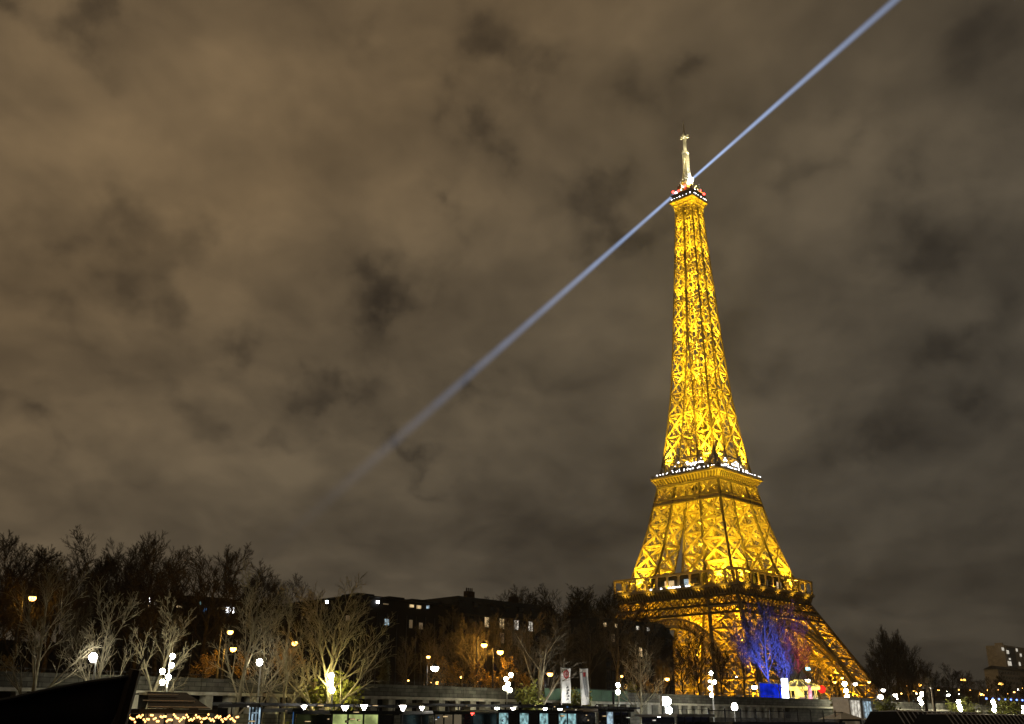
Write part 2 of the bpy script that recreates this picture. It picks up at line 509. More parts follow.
KP = [5.6, 1.35, 3.9, .85, .9, 3.8, 3.2, 1.35]
def tower():
    c = Vector((529.6 * sin(R(10.96)), 529.6 * cos(R(10.96)), STREET))
    root = empty('lattice_tower', c, BANK, 'tall golden floodlit iron lattice tower with three platforms, arches and a pale mast', 'tower')
    T = M['tower']
    # masonry feet
    for k in range(4):
        b = MB()
        for (x, y) in ((61.5, 61.5), (37.5, 61.5), (37.5, 37.5), (61.5, 37.5)):
            b.frustum((x * 1.0, y * 1.0), 5.2, 3.0, 0, 3.6, 4, pi / 4)
        o = b.build('stone_footing', M['stone'], root); o.rotation_euler = (0, 0, k * pi / 2)
    # lower legs
    def legs(nm, args):
        b, rb = leg_mesh(*args); me, mr = b.mesh(nm, T), rb.mesh('corner_rib', M['tower_rib'])
        for k in range(4):
            o = put(nm, me, root, (0, 0, 0), k * pi / 2); put('corner_rib', mr, o)
    legs('leg', (levels(3, 57, 13, 10), 1.5, .8, .9, .36, 1.0))
    # legs from the first to the second platform
    legs('upper_leg', (levels(57, 112, 13.5, 10.5), 1.05, 1.0, 1.0, .26, 0))
    # shaft
    b, rb = MB(), MB()
    zs = levels(112, 272, 13.0, 6.6)
    for z0, z1 in zip(zs, zs[1:]):
        t = (z0 - 112) / 160
        wc, wd, wh, fi = .95 - .30 * t, .80 - .36 * t, .70 - .30 * t, .18 - .05 * t
        for k in range(4):
            rt = Matrix.Rotation(k * pi / 2, 3, 'Z')
            w0, w1, i0, i1 = W(z0), W(z1), I(z0), I(z1)
            V = lambda x, y, z: rt @ Vector((x, y, z))
            rb.beam(V(w0, w0, z0), V(w1, w1, z1), wc * .85)
            for sg in (1, -1):
                rb.beam(V(sg * i0, w0 + .1, z0), V(sg * i1, w1 + .1, z1), wc * .7)
                A0, A1, C0, C1 = V(sg * w0, w0, z0), V(sg * i0, w0, z0), V(sg * w1, w1, z1), V(sg * i1, w1, z1)
                panel(b, A0, A1, C0, C1, wd, wh, fi if z0 < 150 else 0, 0)
                if i1 > 1:   # inner faces of the four legs
                    A0, A1, C0, C1 = V(sg * i0, w0, z0), V(sg * i0, i0, z0), V(sg * i1, w1, z1), V(sg * i1, i1, z1)
                    panel(b, A0, A1, C0, C1, wd * .8, wh, 0)
                    b.beam(V(i0, i0, z0), V(i1, i1, z1), wc * .8)
            if i0 > .5:
                b.beam(V(-i1, w1, z1), V(i1, w1, z1), wh)
                b.beam(V(-i0, w0, z0), V(i1, w1, z1), wd * .5); b.beam(V(i0, w0, z0), V(-i1, w1, z1), wd * .5)
            # cross frames and lift shaft inside
            b.beam(V(w1, w1, z1), V(-w1, -w1, z1), fi * 1.4)
            b.beam(V(2.0, 2.0, z0), V(2.0, 2.0, z1), .35)
            b.beam(V(2.0, 2.0, z1), V(-2.0, 2.0, z1), .3)
    o = b.build('shaft', T, root); rb.build('corner_rib', M['tower_rib'], o)
    # decorative arches between the lower legs, lying on the sloping faces
    b = MB(); R0, R1, zc = 34.5, 38.0, 4.0
    def ap(Rr, a): 
        z = zc + Rr * sin(a) * 1.02
        return Vector((Rr * cos(a), W(z) - .2, z))
    n = 44; a0, a1 = R(16), R(164)
    for i in range(n):
        t0, t1 = a0 + (a1 - a0) * i / n, a0 + (a1 - a0) * (i + 1) / n
        b.beam(ap(R0, t0), ap(R0, t1), 1.0); b.beam(ap(R1, t0), ap(R1, t1), .9)
        b.beam(ap(R0, t0), ap(R1, t1), .35); b.beam(ap(R1, t0), ap(R0, t1), .35); b.beam(ap(R0, t0), ap(R1, t0), .4)
    # soffit depth
    for i in range(n):
        t0, t1 = a0 + (a1 - a0) * i / n, a0 + (a1 - a0) * (i + 1) / n
        o_ = Vector((0, -3.2, 0))
        b.beam(ap(R0, t0) + o_, ap(R0, t1) + o_, .7); b.beam(ap(R0, t0), ap(R0, t1) + o_, .28); b.beam(ap(R0, t0), ap(R0, t0) + o_, .35)
    me = b.mesh('arch', T)
    for k in range(4): put('arch', me, root, (0, 0, 0), k * pi / 2)
    # lattice girder under the first platform, open spandrels above the arch
    b = MB()
    def belt(b, z0, z1, n, wd, wh, off=.15):
        for i in range(n):
            f0, f1 = -1 + 2 * i / n, -1 + 2 * (i + 1) / n
            p = lambda f, z: Vector((f * W(z), W(z) + off, z))
            b.beam(p(f0, z0), p(f1, z1), wd); b.beam(p(f1, z0), p(f0, z1), wd)
            b.beam(p(f0, z0), p(f0, z1), wd)
        b.beam(p(-1, z0), p(1, z0), wh); b.beam(p(-1, z1), p(1, z1), wh)
    belt(b, 44.2, 48.2, 20, .42, 1.0)
    belt(b, 48.2, 52.4, 20, .42, .9)
    me = b.mesh('first_girder', M['tower_dark'])  # dark against the gold behind: backlit shade held in the colour
    for k in range(4): put('first_girder', me, root, (0, 0, 0), k * pi / 2)
    # first platform: dark frieze, consoles, gallery of posts
    b = MB(); 
    for k in range(4):
        m4 = Matrix.Rotation(k * pi / 2, 4, 'Z')
        b.box(-33.4, 33.4, 32.8, 33.4, 52.5, 56.4, m4)
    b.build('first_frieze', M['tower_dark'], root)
    b = MB()
    for k in range(4):
        m4 = Matrix.Rotation(k * pi / 2, 4, 'Z')
        b.box(-35.35, 35.35, 13.5, 35.35, 56.45, 57.2, m4)   # slab (ring)
    b.build('first_floor_slab', M['tower_dark'], root)
    b = MB()
    for k in range(4):
        rt = Matrix.Rotation(k * pi / 2, 3, 'Z')
        V = lambda x, y, z: rt @ Vector((x, y, z))
        b.beam(V(-35.5, 35.5, 56.9), V(35.5, 35.5, 56.9), 1.1)      # lit lip
        for i in range(45):
            x = -34.8 + 69.6 * i / 44
            b.beam(V(x, 33.5, 53.6), V(x, 35.3, 56.3), .42)
            b.beam(V(x, 33.5, 53.4), V(x, 33.5, 56.3), .38)
    b.build('first_console', T, root)
    pm = MB()
    pm.box(-.42, .42, -.35, .35, 0, 6.0); pm.box(-.6, .6, -.5, .5, 0, .7); pm.box(-.6, .6, -.5, .5, 5.4, 6.0)
    pm = pm.mesh('gallery_post', T)
    for k in range(4):
        rt = Matrix.Rotation(k * pi / 2, 3, 'Z')
        for i in range(11):
            x = -35.0 + 70 * i / 11
            put('gallery_post', pm, root, rt @ Vector((x, 35.0, 57.4)), k * pi / 2)
    b = MB()
    for k in range(4):
        rt = Matrix.Rotation(k * pi / 2, 3, 'Z'); m4 = Matrix.Rotation(k * pi / 2, 4, 'Z')
        V = lambda x, y, z: rt @ Vector((x, y, z))
        b.beam(V(-35.3, 35.1, 63.8), V(35.3, 35.1, 63.8), .9)
        b.box(-35.2, 35.2, 32.3, 34.6, 63.7, 63.95, m4)
        for i in range(80):
            x = -35 + 70 * i / 80
            b.beam(V(x, 35.3, 57.4), V(x, 35.3, 58.6), .07, caps=False)
        b.beam(V(-35.3, 35.3, 58.6), V(35.3, 35.3, 58.6), .14)
    b.build('gallery_rail', T, root)
    b = MB(); g = MB()
    for k in range(4):
        m4 = Matrix.Rotation(k * pi / 2, 4, 'Z')
        b.box(-13, 13, 24.5, 31.8, 57.3, 62.6, m4)
        b.box(-14.2, 14.2, 23.6, 32.4, 62.6, 63.3, m4)
        b.box(-12.0, 12.0, 25.5, 30.5, 63.3, 65.2, m4)
        for i in range(8):
            x = -12 + i * 3.1
            g.box(x, x + 2.5, 31.8, 31.86, 58.1, 61.9, m4)
    pv = b.build('pavilion', M['pav'], root); g.build('pavilion_glass', M['glass_dark'], pv)
    m4 = Matrix.Rotation(pi / 2, 4, 'Z')
    # shop front lights on the left and right river side
    for k, xs in ((1, ((-7, -4.2, 'w_cool'), (1.5, 7.0, 'w_warm'))), (2, ((-10, -6, 'w_warm'), (3, 5, 'w_warm')))):
        m4 = Matrix.Rotation(k * pi / 2, 4, 'Z')
        for (x0, x1, mm) in xs:
            MB().box(x0, x1, 31.87, 31.95, 58.3, 61.6, m4).build('lit_window', M[mm], root)
    # sparks of white lamps along the gallery floor
    b = MB(); rnd = random.Random(5)
    for x in (-12.5, -6.5, -2, -1, .3, 1.4, 3, 4.2, 8, 9.4):
        for k in (1,):
            rt = Matrix.Rotation(k * pi / 2, 3, 'Z')
            p = rt @ Vector((-x, 35.75, 57.7)); b.ball(p, .42, 6, 4)
    b.build('floor_lamps', M['g_spark'], root)
    # second platform
    b, sf = MB(), MB()
    belt(b, 101.6, 103.4, 36, .22, .6); belt(b, 104.4, 110.6, 8, .5, .7)
    me = b.mesh('second_girder', T)
    gb = MB()
    for z in (101.4, 103.9, 111.0): gb.beam((-W(z) - .3, W(z) + .45, z), (W(z) + .3, W(z) + .45, z), .55)
    gb = gb.mesh('girder_flange', M['tower_rib'])
    for k in range(4):
        o = put('second_girder', me, root, (0, 0, 0), k * pi / 2); put('girder_flange', gb, o)
    b, sf = MB(), MB()
    for k in range(4):
        rt = Matrix.Rotation(k * pi / 2, 3, 'Z'); m4 = Matrix.Rotation(k * pi / 2, 4, 'Z')
        V = lambda x, y, z: rt @ Vector((x, y, z))
        b.beam(V(-18.6, 18.1, 111.4), V(18.6, 18.1, 111.4), .7)
        b.beam(V(-20.4, 20.4, 115.5), V(20.4, 20.4, 115.5), .9)
        for i in range(23):
            x = -1 + 2 * i / 22
            b.beam(V(x * 17.8, 17.9, 111.6), V(x * 19.4, 19.0, 113.8), .42); b.beam(V(x * 19.4, 19.0, 113.8), V(x * 20.1, 20.1, 115.3), .42)
        # flared soffit between the brackets
        sf.quad(V(-17.9, 17.7, 112.2), V(17.9, 17.7, 112.2), V(20.0, 19.9, 115.1), V(-20.0, 19.9, 115.1))
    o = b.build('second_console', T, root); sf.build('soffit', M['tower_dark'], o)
    b = MB()
    for k in range(4):
        m4 = Matrix.Rotation(k * pi / 2, 4, 'Z'); rt = m4.to_3x3()
        V = lambda x, y, z: rt @ Vector((x, y, z))
        b.box(-20.3, 20.3, 5.8, 20.3, 115.7, 116.2, m4)
        b.box(-9.5, 9.5, 12.5, 14.8, 116.2, 120.4, m4)
        b.box(-11, 11, 11.0, 15.6, 120.4, 120.9, m4)
        for i in range(40):
            x = -20.2 + 40.4 * i / 39; b.beam(V(x, 20.4, 116), V(x, 20.4, 117.3), .09, caps=False)
        b.beam(V(-20.2, 20.4, 117.3), V(20.2, 20.4, 117.3), .16)
    b.build('second_floor', M['tower_dark'], root)
    b = MB(); rnd = random.Random(8)
    for k in (1, 2):
        rt = Matrix.Rotation(k * pi / 2, 3, 'Z')
        for i in range(19):
            if rnd.random() < .22: continue
            b.ball(rt @ Vector((-18.5 + 37 * i / 18 + rnd.uniform(-.5, .5), 20.9, 117.2)), rnd.uniform(.15, .32), 6, 4)
        for i in range(20):
            b.ball(rt @ Vector((rnd.uniform(-13, 13), rnd.uniform(16.1, 18), rnd.uniform(118.2, 123))), rnd.uniform(.15, .42), 6, 4)
        b.box(-9, 1, 15.62, 15.7, 121.2, 121.8, Matrix.Rotation(k * pi / 2, 4, 'Z'))
    b.build('second_floor_lamps', M['g_spark'], root, label='sparkling white lamps along the second platform')
    # top platform: flared cap, gallery, drum, dome
    b = MB()
    for k in range(4):
        rt = Matrix.Rotation(k * pi / 2, 3, 'Z')
        V = lambda x, y, z: rt @ Vector((x, y, z))
        prof = [(5.4, 269.5), (5.55, 272), (6.2, 274.2), (7.5, 276.2)]
        for t in (-1, -.5, 0, .5, 1):
            for (r0, z0), (r1, z1) in zip(prof, prof[1:]): b.beam(V(t * r0, r0, z0), V(t * r1, r1, z1), .45)
        for (r0, z0) in prof: b.beam(V(-r0, r0, z0), V(r0, r0, z0), .5)
        for (r0, z0), (r1, z1) in zip(prof[1:], prof[2:]):
            b.quad(V(-r0, r0 - .15, z0), V(r0, r0 - .15, z0), V(r1, r1 - .15, z1), V(-r1, r1 - .15, z1))
    b.build('top_cap', T, root)
    b = MB()
    b.box(-7.9, 7.9, -7.9, 7.9, 276.5, 277.1); b.box(-6.4, 6.4, -6.4, 6.4, 277.1, 280.6); b.box(-7.2, 7.2, -7.2, 7.2, 280.6, 281.2)
    dr = MB(); dr.frustum((0, 0), 5.0, 4.6, 281.2, 285, 12).frustum((0, 0), 5.8, 5.8, 285, 285.5, 12)
    dr.frustum((0, 0), 3.4, 3.1, 285.5, 289, 12).frustum((0, 0), 3.6, 2.0, 289, 291.2, 12)
    dr.build('lantern_drum', T, root)
    rnd = random.Random(2)
    for i in range(46):
        a = rnd.uniform(0, 2 * pi); r = rnd.uniform(5.2, 8.2); z = rnd.uniform(281, 283)
        b.beam((r * cos(a), r * sin(a), z), (r * cos(a), r * sin(a), z + rnd.uniform(1, 4.5)), .25)
        if i % 2: b.frustum((r * cos(a), r * sin(a)), .75, .75, z + 1, z + 2.6, 6)
    b.build('top_cabin', M['tower_dark'], root)
    b = MB(); b.ball((-4.4, -4.6, 286.6), .7, 8, 6); b.ball((-2.2, -5.9, 282.2), .5); b.ball((-6.8, 3.5, 281.8), .7); b.ball((-6.7, -1.2, 283.8), .5)
    for i in range(7):
        t = -6.5 + 13 * i / 6; b.ball((-8.1, t + .6 * sin(i * 7), 277.9), .16 + .12 * (i % 3 == 0), 6, 4); b.ball((t + .6 * sin(i * 5), -8.1, 277.9), .16 + .12 * (i % 2), 6, 4)
    b.ball((-5.4, -1, 279.6), .45); 
    b.build('top_lamps', M['g_spark'], root)
    b = MB(); b.ball((-6.9, 5.4, 283.0), .75); b.ball((-6.6, -2.4, 284.2), .85); b.ball((5.8, -6.8, 282.2), .75); b.ball((-7.6, 1.2, 282.0), .5); b.ball((1.5, -7.4, 282.4), .5)
    b.build('warning_lamps', M['g_red'], root, label='red warning lamps on the top cabin')
    # mast
    b = MB()
    for k in range(4):
        a = pi / 4 + k * pi / 2
        for (r0, z0), (r1, z1) in (((3.2, 289), (1.7, 297)), ((1.7, 297), (1.5, 309.5))):
            b.beam((r0 * cos(a), r0 * sin(a), z0), (r1 * cos(a), r1 * sin(a), z1), .5)
    for z in range(291, 310, 2):
        r = 3.1 - (z - 289) * .175 if z < 297 else 1.6
        for k in range(4):
            a, c2 = pi / 4 + k * pi / 2, pi / 4 + (k + 1) * pi / 2
            b.beam((r * cos(a), r * sin(a), z), (r * cos(c2), r * sin(c2), z), .25)
            b.beam((r * cos(a), r * sin(a), z), (r * cos(c2), r * sin(c2), z + 2), .22)
    b.frustum((0, 0), 1.15, 1.15, 297.5, 309, 8)
    b.frustum((0, 0), 2.1, 2.1, 308.6, 309.4, 8)
    b.frustum((0, 0), 1.0, .9, 309.4, 320.6, 8)
    b.frustum((0, 0), 1.3, 1.5, 318.6, 320, 8)
    for k in range(4):
        a = k * pi / 2 + .25
        b.frustum((2.0 * cos(a), 2.0 * sin(a)), .62, .62, 318.9, 320.9, 6)
        b.beam((0, 0, 319.9), (2.6 * cos(a), 2.6 * sin(a), 319.9), .5)
    b.frustum((0, 0), 1.1, .7, 320.6, 323, 8)
    b.frustum((0, 0), .45, .22, 323, 330.5, 6)
    b.build('mast', M['mast'], root)
    # ---- the tower's own floodlights
    gold = (1, .63, .020); amber = (1, .50, .012)
    Lt = lambda k_, p, w, r=.5, c_=gold, **kw: light(k_, p, w, c_, r, name='projector', parent=root, **kw)
    def spot(p, tg, w, ang, c_=gold, r=.5):
        return light('SPOT', p, w, c_, r, target=tg, ang=ang, name='projector', parent=root)
    for k in range(4):
        rt = Matrix.Rotation(k * pi / 2, 3, 'Z')
        for z, pw in ((8, 2600), (20, 3000), (32, 3000), (44, 2600)):
            m_ = (W(z) + I(z)) / 2; Lt('POINT', rt @ Vector((m_, m_, z)), pw * KP[0], .5, amber)
        for z, pw in ((60, 6500), (68, 6000), (77, 5200), (87, 4600), (97, 4200), (106, 3600)):
            m_ = (W(z) + I(z)) / 2; Lt('POINT', rt @ Vector((m_, m_, z)), pw * KP[1])
        # lamps on the first gallery shining up on the outer faces
        for x in (-24, 24):
            spot(rt @ Vector((x, 33.6, 58.5)), rt @ Vector((x * .72, 20, 95)), 60000 * KP[2], 62)
        spot(rt @ Vector((0, 30.5, 66.5)), rt @ Vector((0, 16, 105)), 30000 * KP[2], 70)
        # under the second gallery
        for i in range(7):
            Lt('POINT', rt @ Vector((-17.4 + 5.8 * i, 21.2, 110.6)), 210 * KP[3], .3)
        for i in range(6):
            Lt('POINT', rt @ Vector((-27 + 54 * i / 5, 26.5, 48.5)), 1500 * KP[0] * .4, .3, amber)
        # under the gallery lip of the first platform
        for x in (-28, -14, 0, 14, 28):
            spot(rt @ Vector((x, 36.8, 54.9)), rt @ Vector((x, 34.6, 58.5)), 700 * KP[4], 130, (1, .60, .05), .2)
            spot(rt @ Vector((x + 3.2, 36.8, 57.6)), rt @ Vector((x + 3.2, 35.0, 61.5)), 1500 * KP[4], 140, (1, .56, .05), .2)
        # outer faces of the shaft
        for x in (-12, 12):
            spot(rt @ Vector((x, 18.6, 118.5)), rt @ Vector((x * .45, 7.2, 200)), 150000 * KP[5], 46)
        for z, pw in ((140, 26000), (166, 22000), (192, 18000), (216, 15000), (240, 13000), (258, 7000)):
            for sx in (-.5, .5):
                spot(rt @ Vector((W(z) * sx, W(z) + 2.2, z)), rt @ Vector((W(z + 18) * sx, W(z + 18) - .5, z + 18)), pw * KP[7], 75)
    for z in range(122, 272, 10):
        Lt('POINT', (0, 0, z), (5600 - (z - 120) * 24) * KP[6], .5)
    # mast lights
    for a in (pi, 1.5 * pi, 0):
        spot((7 * cos(a), 7 * sin(a), 282), (0, 0, 312), 230000, 36, (1, .84, .44))
    for a in (pi, 1.5 * pi, .5 * pi, 0):
        Lt('POINT', (3.4 * cos(a + .4), 3.4 * sin(a + .4), 311.5), 420, .2, (1, .86, .5))
        Lt('POINT', (8.2 * cos(a + .7), 8.2 * sin(a + .7), 284), 3200, .2, (1, .70, .12))
    for k in range(4):
        a = k * pi / 2 + pi / 4
        Lt('POINT', (7.5 * cos(a) * 1.2, 7.5 * sin(a) * 1.2, 272), 500, .3)
    return root, c
TOW, TC = tower()

# searchlight beams from the lantern, two opposite arms, level over the city
def beams():
    P = TC + Vector((0, 0, 289.5))
    Pd = P.normalized()
    r2 = ray(893, 2)
    n = Pd.cross(r2).normalized()
    d = n.cross(Vector((0, 0, 1))).normalized()
    if (d.x < 0): d = -d
    def arm(dirv, L, r0, r1, st, fade, ex, label):
        m = bpy.data.materials.new('beam_air'); m.use_nodes = True
        t = m.node_tree; t.nodes.clear()
        tc = N(t, 'ShaderNodeTexCoord'); sp = N(t, 'ShaderNodeSeparateXYZ'); t.links.new(tc.outputs['Object'], sp.inputs[0])
        z = sp.outputs[2]
        rad = fmath(t, 'ADD', fmath(t, 'MULTIPLY', z, (r1 - r0) / L), r0)
        rr = fmath(t, 'SQRT', fmath(t, 'ADD', fmath(t, 'MULTIPLY', sp.outputs[0], sp.outputs[0]), fmath(t, 'MULTIPLY', sp.outputs[1], sp.outputs[1])))
        x = fmath(t, 'DIVIDE', rr, rad)
        prof = fmath(t, 'SUBTRACT', 1, fmath(t, 'MULTIPLY', x, x), True)
        spread = fmath(t, 'DIVIDE', r0, rad)
        fd = fmath(t, 'EXPONENT', fmath(t, 'MULTIPLY', z, -1 / fade))
        endf = fmath(t, 'SUBTRACT', 1, fmath(t, 'DIVIDE', z, L), True)
        e = fmath(t, 'MULTIPLY', fmath(t, 'MULTIPLY', fmath(t, 'POWER', prof, 2.8), fmath(t, 'POWER', spread, ex)), fmath(t, 'MULTIPLY', fd, endf))
        ns = N(t, 'ShaderNodeTexNoise'); ns.inputs['Scale'].default_value = .03; t.links.new(tc.outputs['Object'], ns.inputs[0])
        e = fmath(t, 'MULTIPLY', e, fmath(t, 'ADD', ns.outputs[0], .5))
        e = fmath(t, 'MULTIPLY', e, st)
        em = N(t, 'ShaderNodeEmission'); em.inputs[0].default_value = (.42, .60, 1, 1); t.links.new(e, em.inputs[1])
        out = N(t, 'ShaderNodeOutputMaterial'); t.links.new(em.outputs[0], out.inputs['Volume'])
        m.cycles.volume_step_rate = .02
        b = MB(); n_ = 12; b.frustum((0, 0), r0, r1, 0, L, n_)
        o = b.build('light_beam', m); o.location = P + dirv * 4.6
        o.rotation_euler = dirv.to_track_quat('Z', 'Y').to_euler()
        tag(o, label, 'light beam')
    bp = Matrix.Rotation(-BANK, 3, 'Z') @ (d * 4.2)
    MB().ball((bp.x, bp.y, 289.5), 1.25, 10, 7).build('beacon_lamp', M['g_flood'], TOW, True, 'dazzling white rotating beacon lamp')
    arm(d, 520, 1.2, 6.5, BEAM[0], 700, 1.7, 'blue-white searchlight beam rising from the tower top to the upper right')
    arm(-d, 2200, 1.3, 38.0, BEAM[1], 330, 1.75, 'fainter searchlight beam slanting down to the lower left of the tower top')
BEAM = (.66, .50)
beams()
#@@REST
# ---------------------------------------------------------------- trees
def tree_meshes(seed, H=16, spread=.36, r0=.26, fork=.3, nch=(8, 7, 6, 4), droop=0.0, barkw=1.0, lean=(0, 0), twig=.022, first=.28):
    rnd = random.Random(seed)
    T, C = MB(), MB()
    def grow(p, d, ln, r, lv):
        ns = (6, 4, 3, 2, 2)[lv]
        pts = [p]; cur = Vector(p); dd = Vector(d)
        for i in range(ns):
            dd = (dd + Vector((rnd.gauss(0, 1), rnd.gauss(0, 1), rnd.gauss(0, .6))) * (.05, .07, .085, .10, .12)[lv] + Vector((0, 0, (.04, .10, .10, .08, .05)[lv]))).normalized()
            cur = cur + dd * (ln / ns); pts.append(cur.copy())
        rs = [max(twig * .55, r * (1 - .72 * i / ns)) * 2 for i in range(ns + 1)]
        tgt = T if lv <= 1 else C
        for i in range(ns):
            tgt.beam(pts[i], pts[i + 1], rs[i], rs[i + 1], (7, 5, 4, 3, 3)[lv], caps=False, ph=0)
        if lv >= len(nch): return
        n = nch[lv]; ga = rnd.uniform(0, 6.28)
        for j in range(n):
            t = (first if lv == 0 else .22) + (1 - (first if lv == 0 else .22)) * (j + rnd.uniform(.1, .9)) / n
            t = min(.99, t); k = t * ns; i = min(ns - 1, int(k))
            q = pts[i].lerp(pts[i + 1], k - i)
            ax = (pts[i + 1] - pts[i]).normalized()
            ga += 2.4 + rnd.uniform(-.5, .5)
            o = ax.orthogonal().normalized(); o.rotate(Matrix.Rotation(ga, 3, ax))
            an = R(rnd.uniform(26, 48) if lv == 0 else rnd.uniform(18, 44))
            nd = (ax * cos(an) + o * sin(an)).normalized()
            sc = (1 - .45 * t) if lv == 0 else (1 - .4 * t)
            L2 = ln * (spread * 1.75 if lv == 0 else .56) * sc * rnd.uniform(.75, 1.15)
            r2 = max(twig, r * (1 - .72 * t) * rnd.uniform(.45, .65))
            grow(q, nd, L2, r2, lv + 1)
    grow(Vector((0, 0, 0)), Vector((lean[0], lean[1], 1)).normalized(), H * (.80), r0, 0)
    hmax = max(v[2] for v in C.v)
    return T, C, hmax

def leaf_mesh(C, seed, frac=.5, size=.28, clump=2):
    rnd = random.Random(seed); L = MB()
    vs = C.v
    for i in range(0, len(vs), 3):
        if rnd.random() > frac: continue
        for _ in range(clump):
            p = Vector(vs[i]) + Vector((rnd.gauss(0, .18), rnd.gauss(0, .18), rnd.gauss(0, .18)))
            a = Vector((rnd.gauss(0, 1), rnd.gauss(0, 1), rnd.gauss(0, 1))).normalized(); o = a.orthogonal().normalized()
            s = size * rnd.uniform(.6, 1.3)
            L.quad(p - a * s * .5, p + o * s * .32, p + a * s * .5, p - o * s * .32)
    return L

LIB = {}
def lib(key, barkT, barkC, leaves=None, **kw):
    T, C, h = tree_meshes(**kw)
    LIB[key] = (T.mesh('trunk', M[barkT], True), C.mesh('crown', M[barkC]), leaf_mesh(C, kw['seed'], **leaves[1]).mesh('leaves', M[leaves[0]]) if leaves else None, h)
for i, sd in enumerate((11, 12, 13, 14, 15)):
    lib('dark%d' % i, 'bark_dark', 'bark_dark', seed=sd, H=22, spread=.33, r0=.36, nch=(13, 9, 8, 6), twig=.026, first=.22)
for i, sd in enumerate((21, 22, 23)):
    lib('pale%d' % i, 'bark_pale', 'bark_pale', seed=sd, H=15, spread=.30, r0=.22, nch=(10, 7, 5, 3), twig=.020, first=.2)
lib('wide', 'bark_pale', 'bark_pale', seed=31, H=14, spread=.42, r0=.34, nch=(12, 8, 6, 4), twig=.022, first=.10)
lib('lean', 'bark_pale', 'bark_pale', seed=33, H=15, spread=.30, r0=.30, nch=(7, 6, 5, 4), lean=(.42, .1), twig=.024, first=.3)
lib('pollard', 'bark_pale', 'bark_pale', seed=35, H=5, spread=.62, r0=.22, nch=(9, 2, 2), twig=.03, first=.02)
lib('fork', 'bark_pale', 'bark_mid', seed=37, H=13, spread=.38, r0=.34, nch=(7, 7, 6, 4), twig=.024, first=.34)
for i, sd in enumerate((41, 42, 43)):
    lib('mid%d' % i, 'bark_mid', 'bark_mid', seed=sd, H=16, spread=.34, r0=.24, nch=(11, 8, 7, 5), twig=.022, first=.2)
lib('amber0', 'bark_mid', 'bark_mid', ('leaf_brown', dict(frac=.5, size=.34, clump=1)), seed=51, H=8, spread=.38, r0=.15, nch=(10, 6, 5), twig=.02, first=.2)
lib('amber1', 'bark_mid', 'bark_mid', ('leaf_brown', dict(frac=.35, size=.36, clump=1)), seed=52, H=8, spread=.30, r0=.15, nch=(10, 6, 5), twig=.02, first=.15)
lib('yellow', 'bark_mid', 'bark_mid', ('leaf_yellow', dict(frac=.6, size=.30, clump=1)), seed=53, H=4, spread=.45, r0=.09, nch=(10, 6, 4), twig=.018, first=.1)
lib('cone', 'bark_mid', 'bark_mid', ('ever', dict(frac=.9, size=.22, clump=2)), seed=54, H=6, spread=.16, r0=.10, nch=(26, 7, 3), twig=.016, first=.05)

def tree(key, u, vtop, q, z, label, cat='tree', group=None, name='bare_tree', rz=None, wide=1.0, vb=700, top=None):
    T, C, Lf, h = LIB[key]
    p = base(u, q, z, vb)
    H = (ztop(p, vtop) if top is None else top) - z
    k = H / h
    root = empty(name, p, rz if rz is not None else random.Random(u * 7 + q).uniform(0, 6.28), label, cat, group)
    for nm, me in (('trunk', T), ('crown', C), ('leaves', Lf)):
        if me:
            o = put(nm, me, root, (0, 0, 0)); o.scale = (k * wide, k * wide, k)
    return root

# tall dark row along the upper street, left part
gl = 'tall dark bare trees along the upper street left of the buildings'
for i, (u, v, q) in enumerate(((-22, 528, 116), (8, 533, 122), (38, 540, 114), (72, 526, 120), (104, 540, 128), (128, 530, 114), (152, 534, 122), (196, 541, 118), (222, 546, 126), (258, 560, 120), (286, 573, 128), (22, 556, 134), (56, 560, 140), (90, 560, 136), (118, 565, 138), (-8, 560, 138), (174, 548, 134))):
    tree('dark%d' % (i % 5), u, v, q, STREET, 'tall dark bare tree against the sky in the row above the left quay wall', group=gl, name='street_tree', wide=1.15)
gm = 'dark bare trees in front of the old apartment building'
for i, (u, v, q) in enumerate(((462, 622, 112), (487, 606, 118), (514, 618, 114), (560, 606, 116), (590, 612, 122), (616, 604, 114), (438, 640, 108), (474, 612, 106), (500, 614, 109), (530, 610, 107), (452, 606, 118), (425, 622, 116), (405, 634, 112), (365, 640, 114))):
    tree('mid%d' % (i % 3), u, v, q, STREET, 'thin bare street tree in front of the pale-windowed apartment buildings left of the tower', group=gm, name='street_tree')
gt = 'bare trees in front of the tower legs'
for i, (u, v, q) in enumerate(((648, 612, 110), (672, 628, 116), (700, 618, 108), (722, 640, 120), (745, 610, 118), (772, 598, 110), (800, 612, 116), (818, 662, 104), (836, 668, 106), (660, 636, 124), (684, 640, 126), (694, 652, 104), (664, 652, 103), (760, 604, 124), (786, 600, 122), (790, 640, 106))):
    tree(('mid%d' % (i % 3)) if i in (0, 4, 5, 6, 7, 13, 14, 15) else 'dark%d' % (i % 5), u, v, q, STREET, 'bare tree standing in front of the golden tower legs', group=gt, name='street_tree', wide=.9)
gr = 'dark trees on the skyline right of the tower'
for i, (u, v, q) in enumerate(((884, 630, 148), (892, 624, 142), (900, 628, 150), (908, 638, 142), (896, 634, 156), (888, 640, 136), (916, 650, 140), (880, 650, 158), (924, 656, 150), (934, 660, 146), (906, 632, 160))):
    tree('dark%d' % ((i + 2) % 5), u, v, q, STREET, 'tall dark tree in the clump just right of the tower foot', group=gr, name='skyline_tree', wide=.85)
gf = 'low dark trees along the far quay'
for i, (u, v, q) in enumerate(((918, 664, 122), (936, 668, 130), (954, 662, 126), (972, 670, 134), (990, 676, 128), (1008, 672, 136), (1030, 672, 130))):
    tree('dark%d' % ((i + 1) % 5), u, v, q, STREET, 'low dark tree along the far quay near the lit tower block', group=gf, name='quay_tree', wide=1.3)
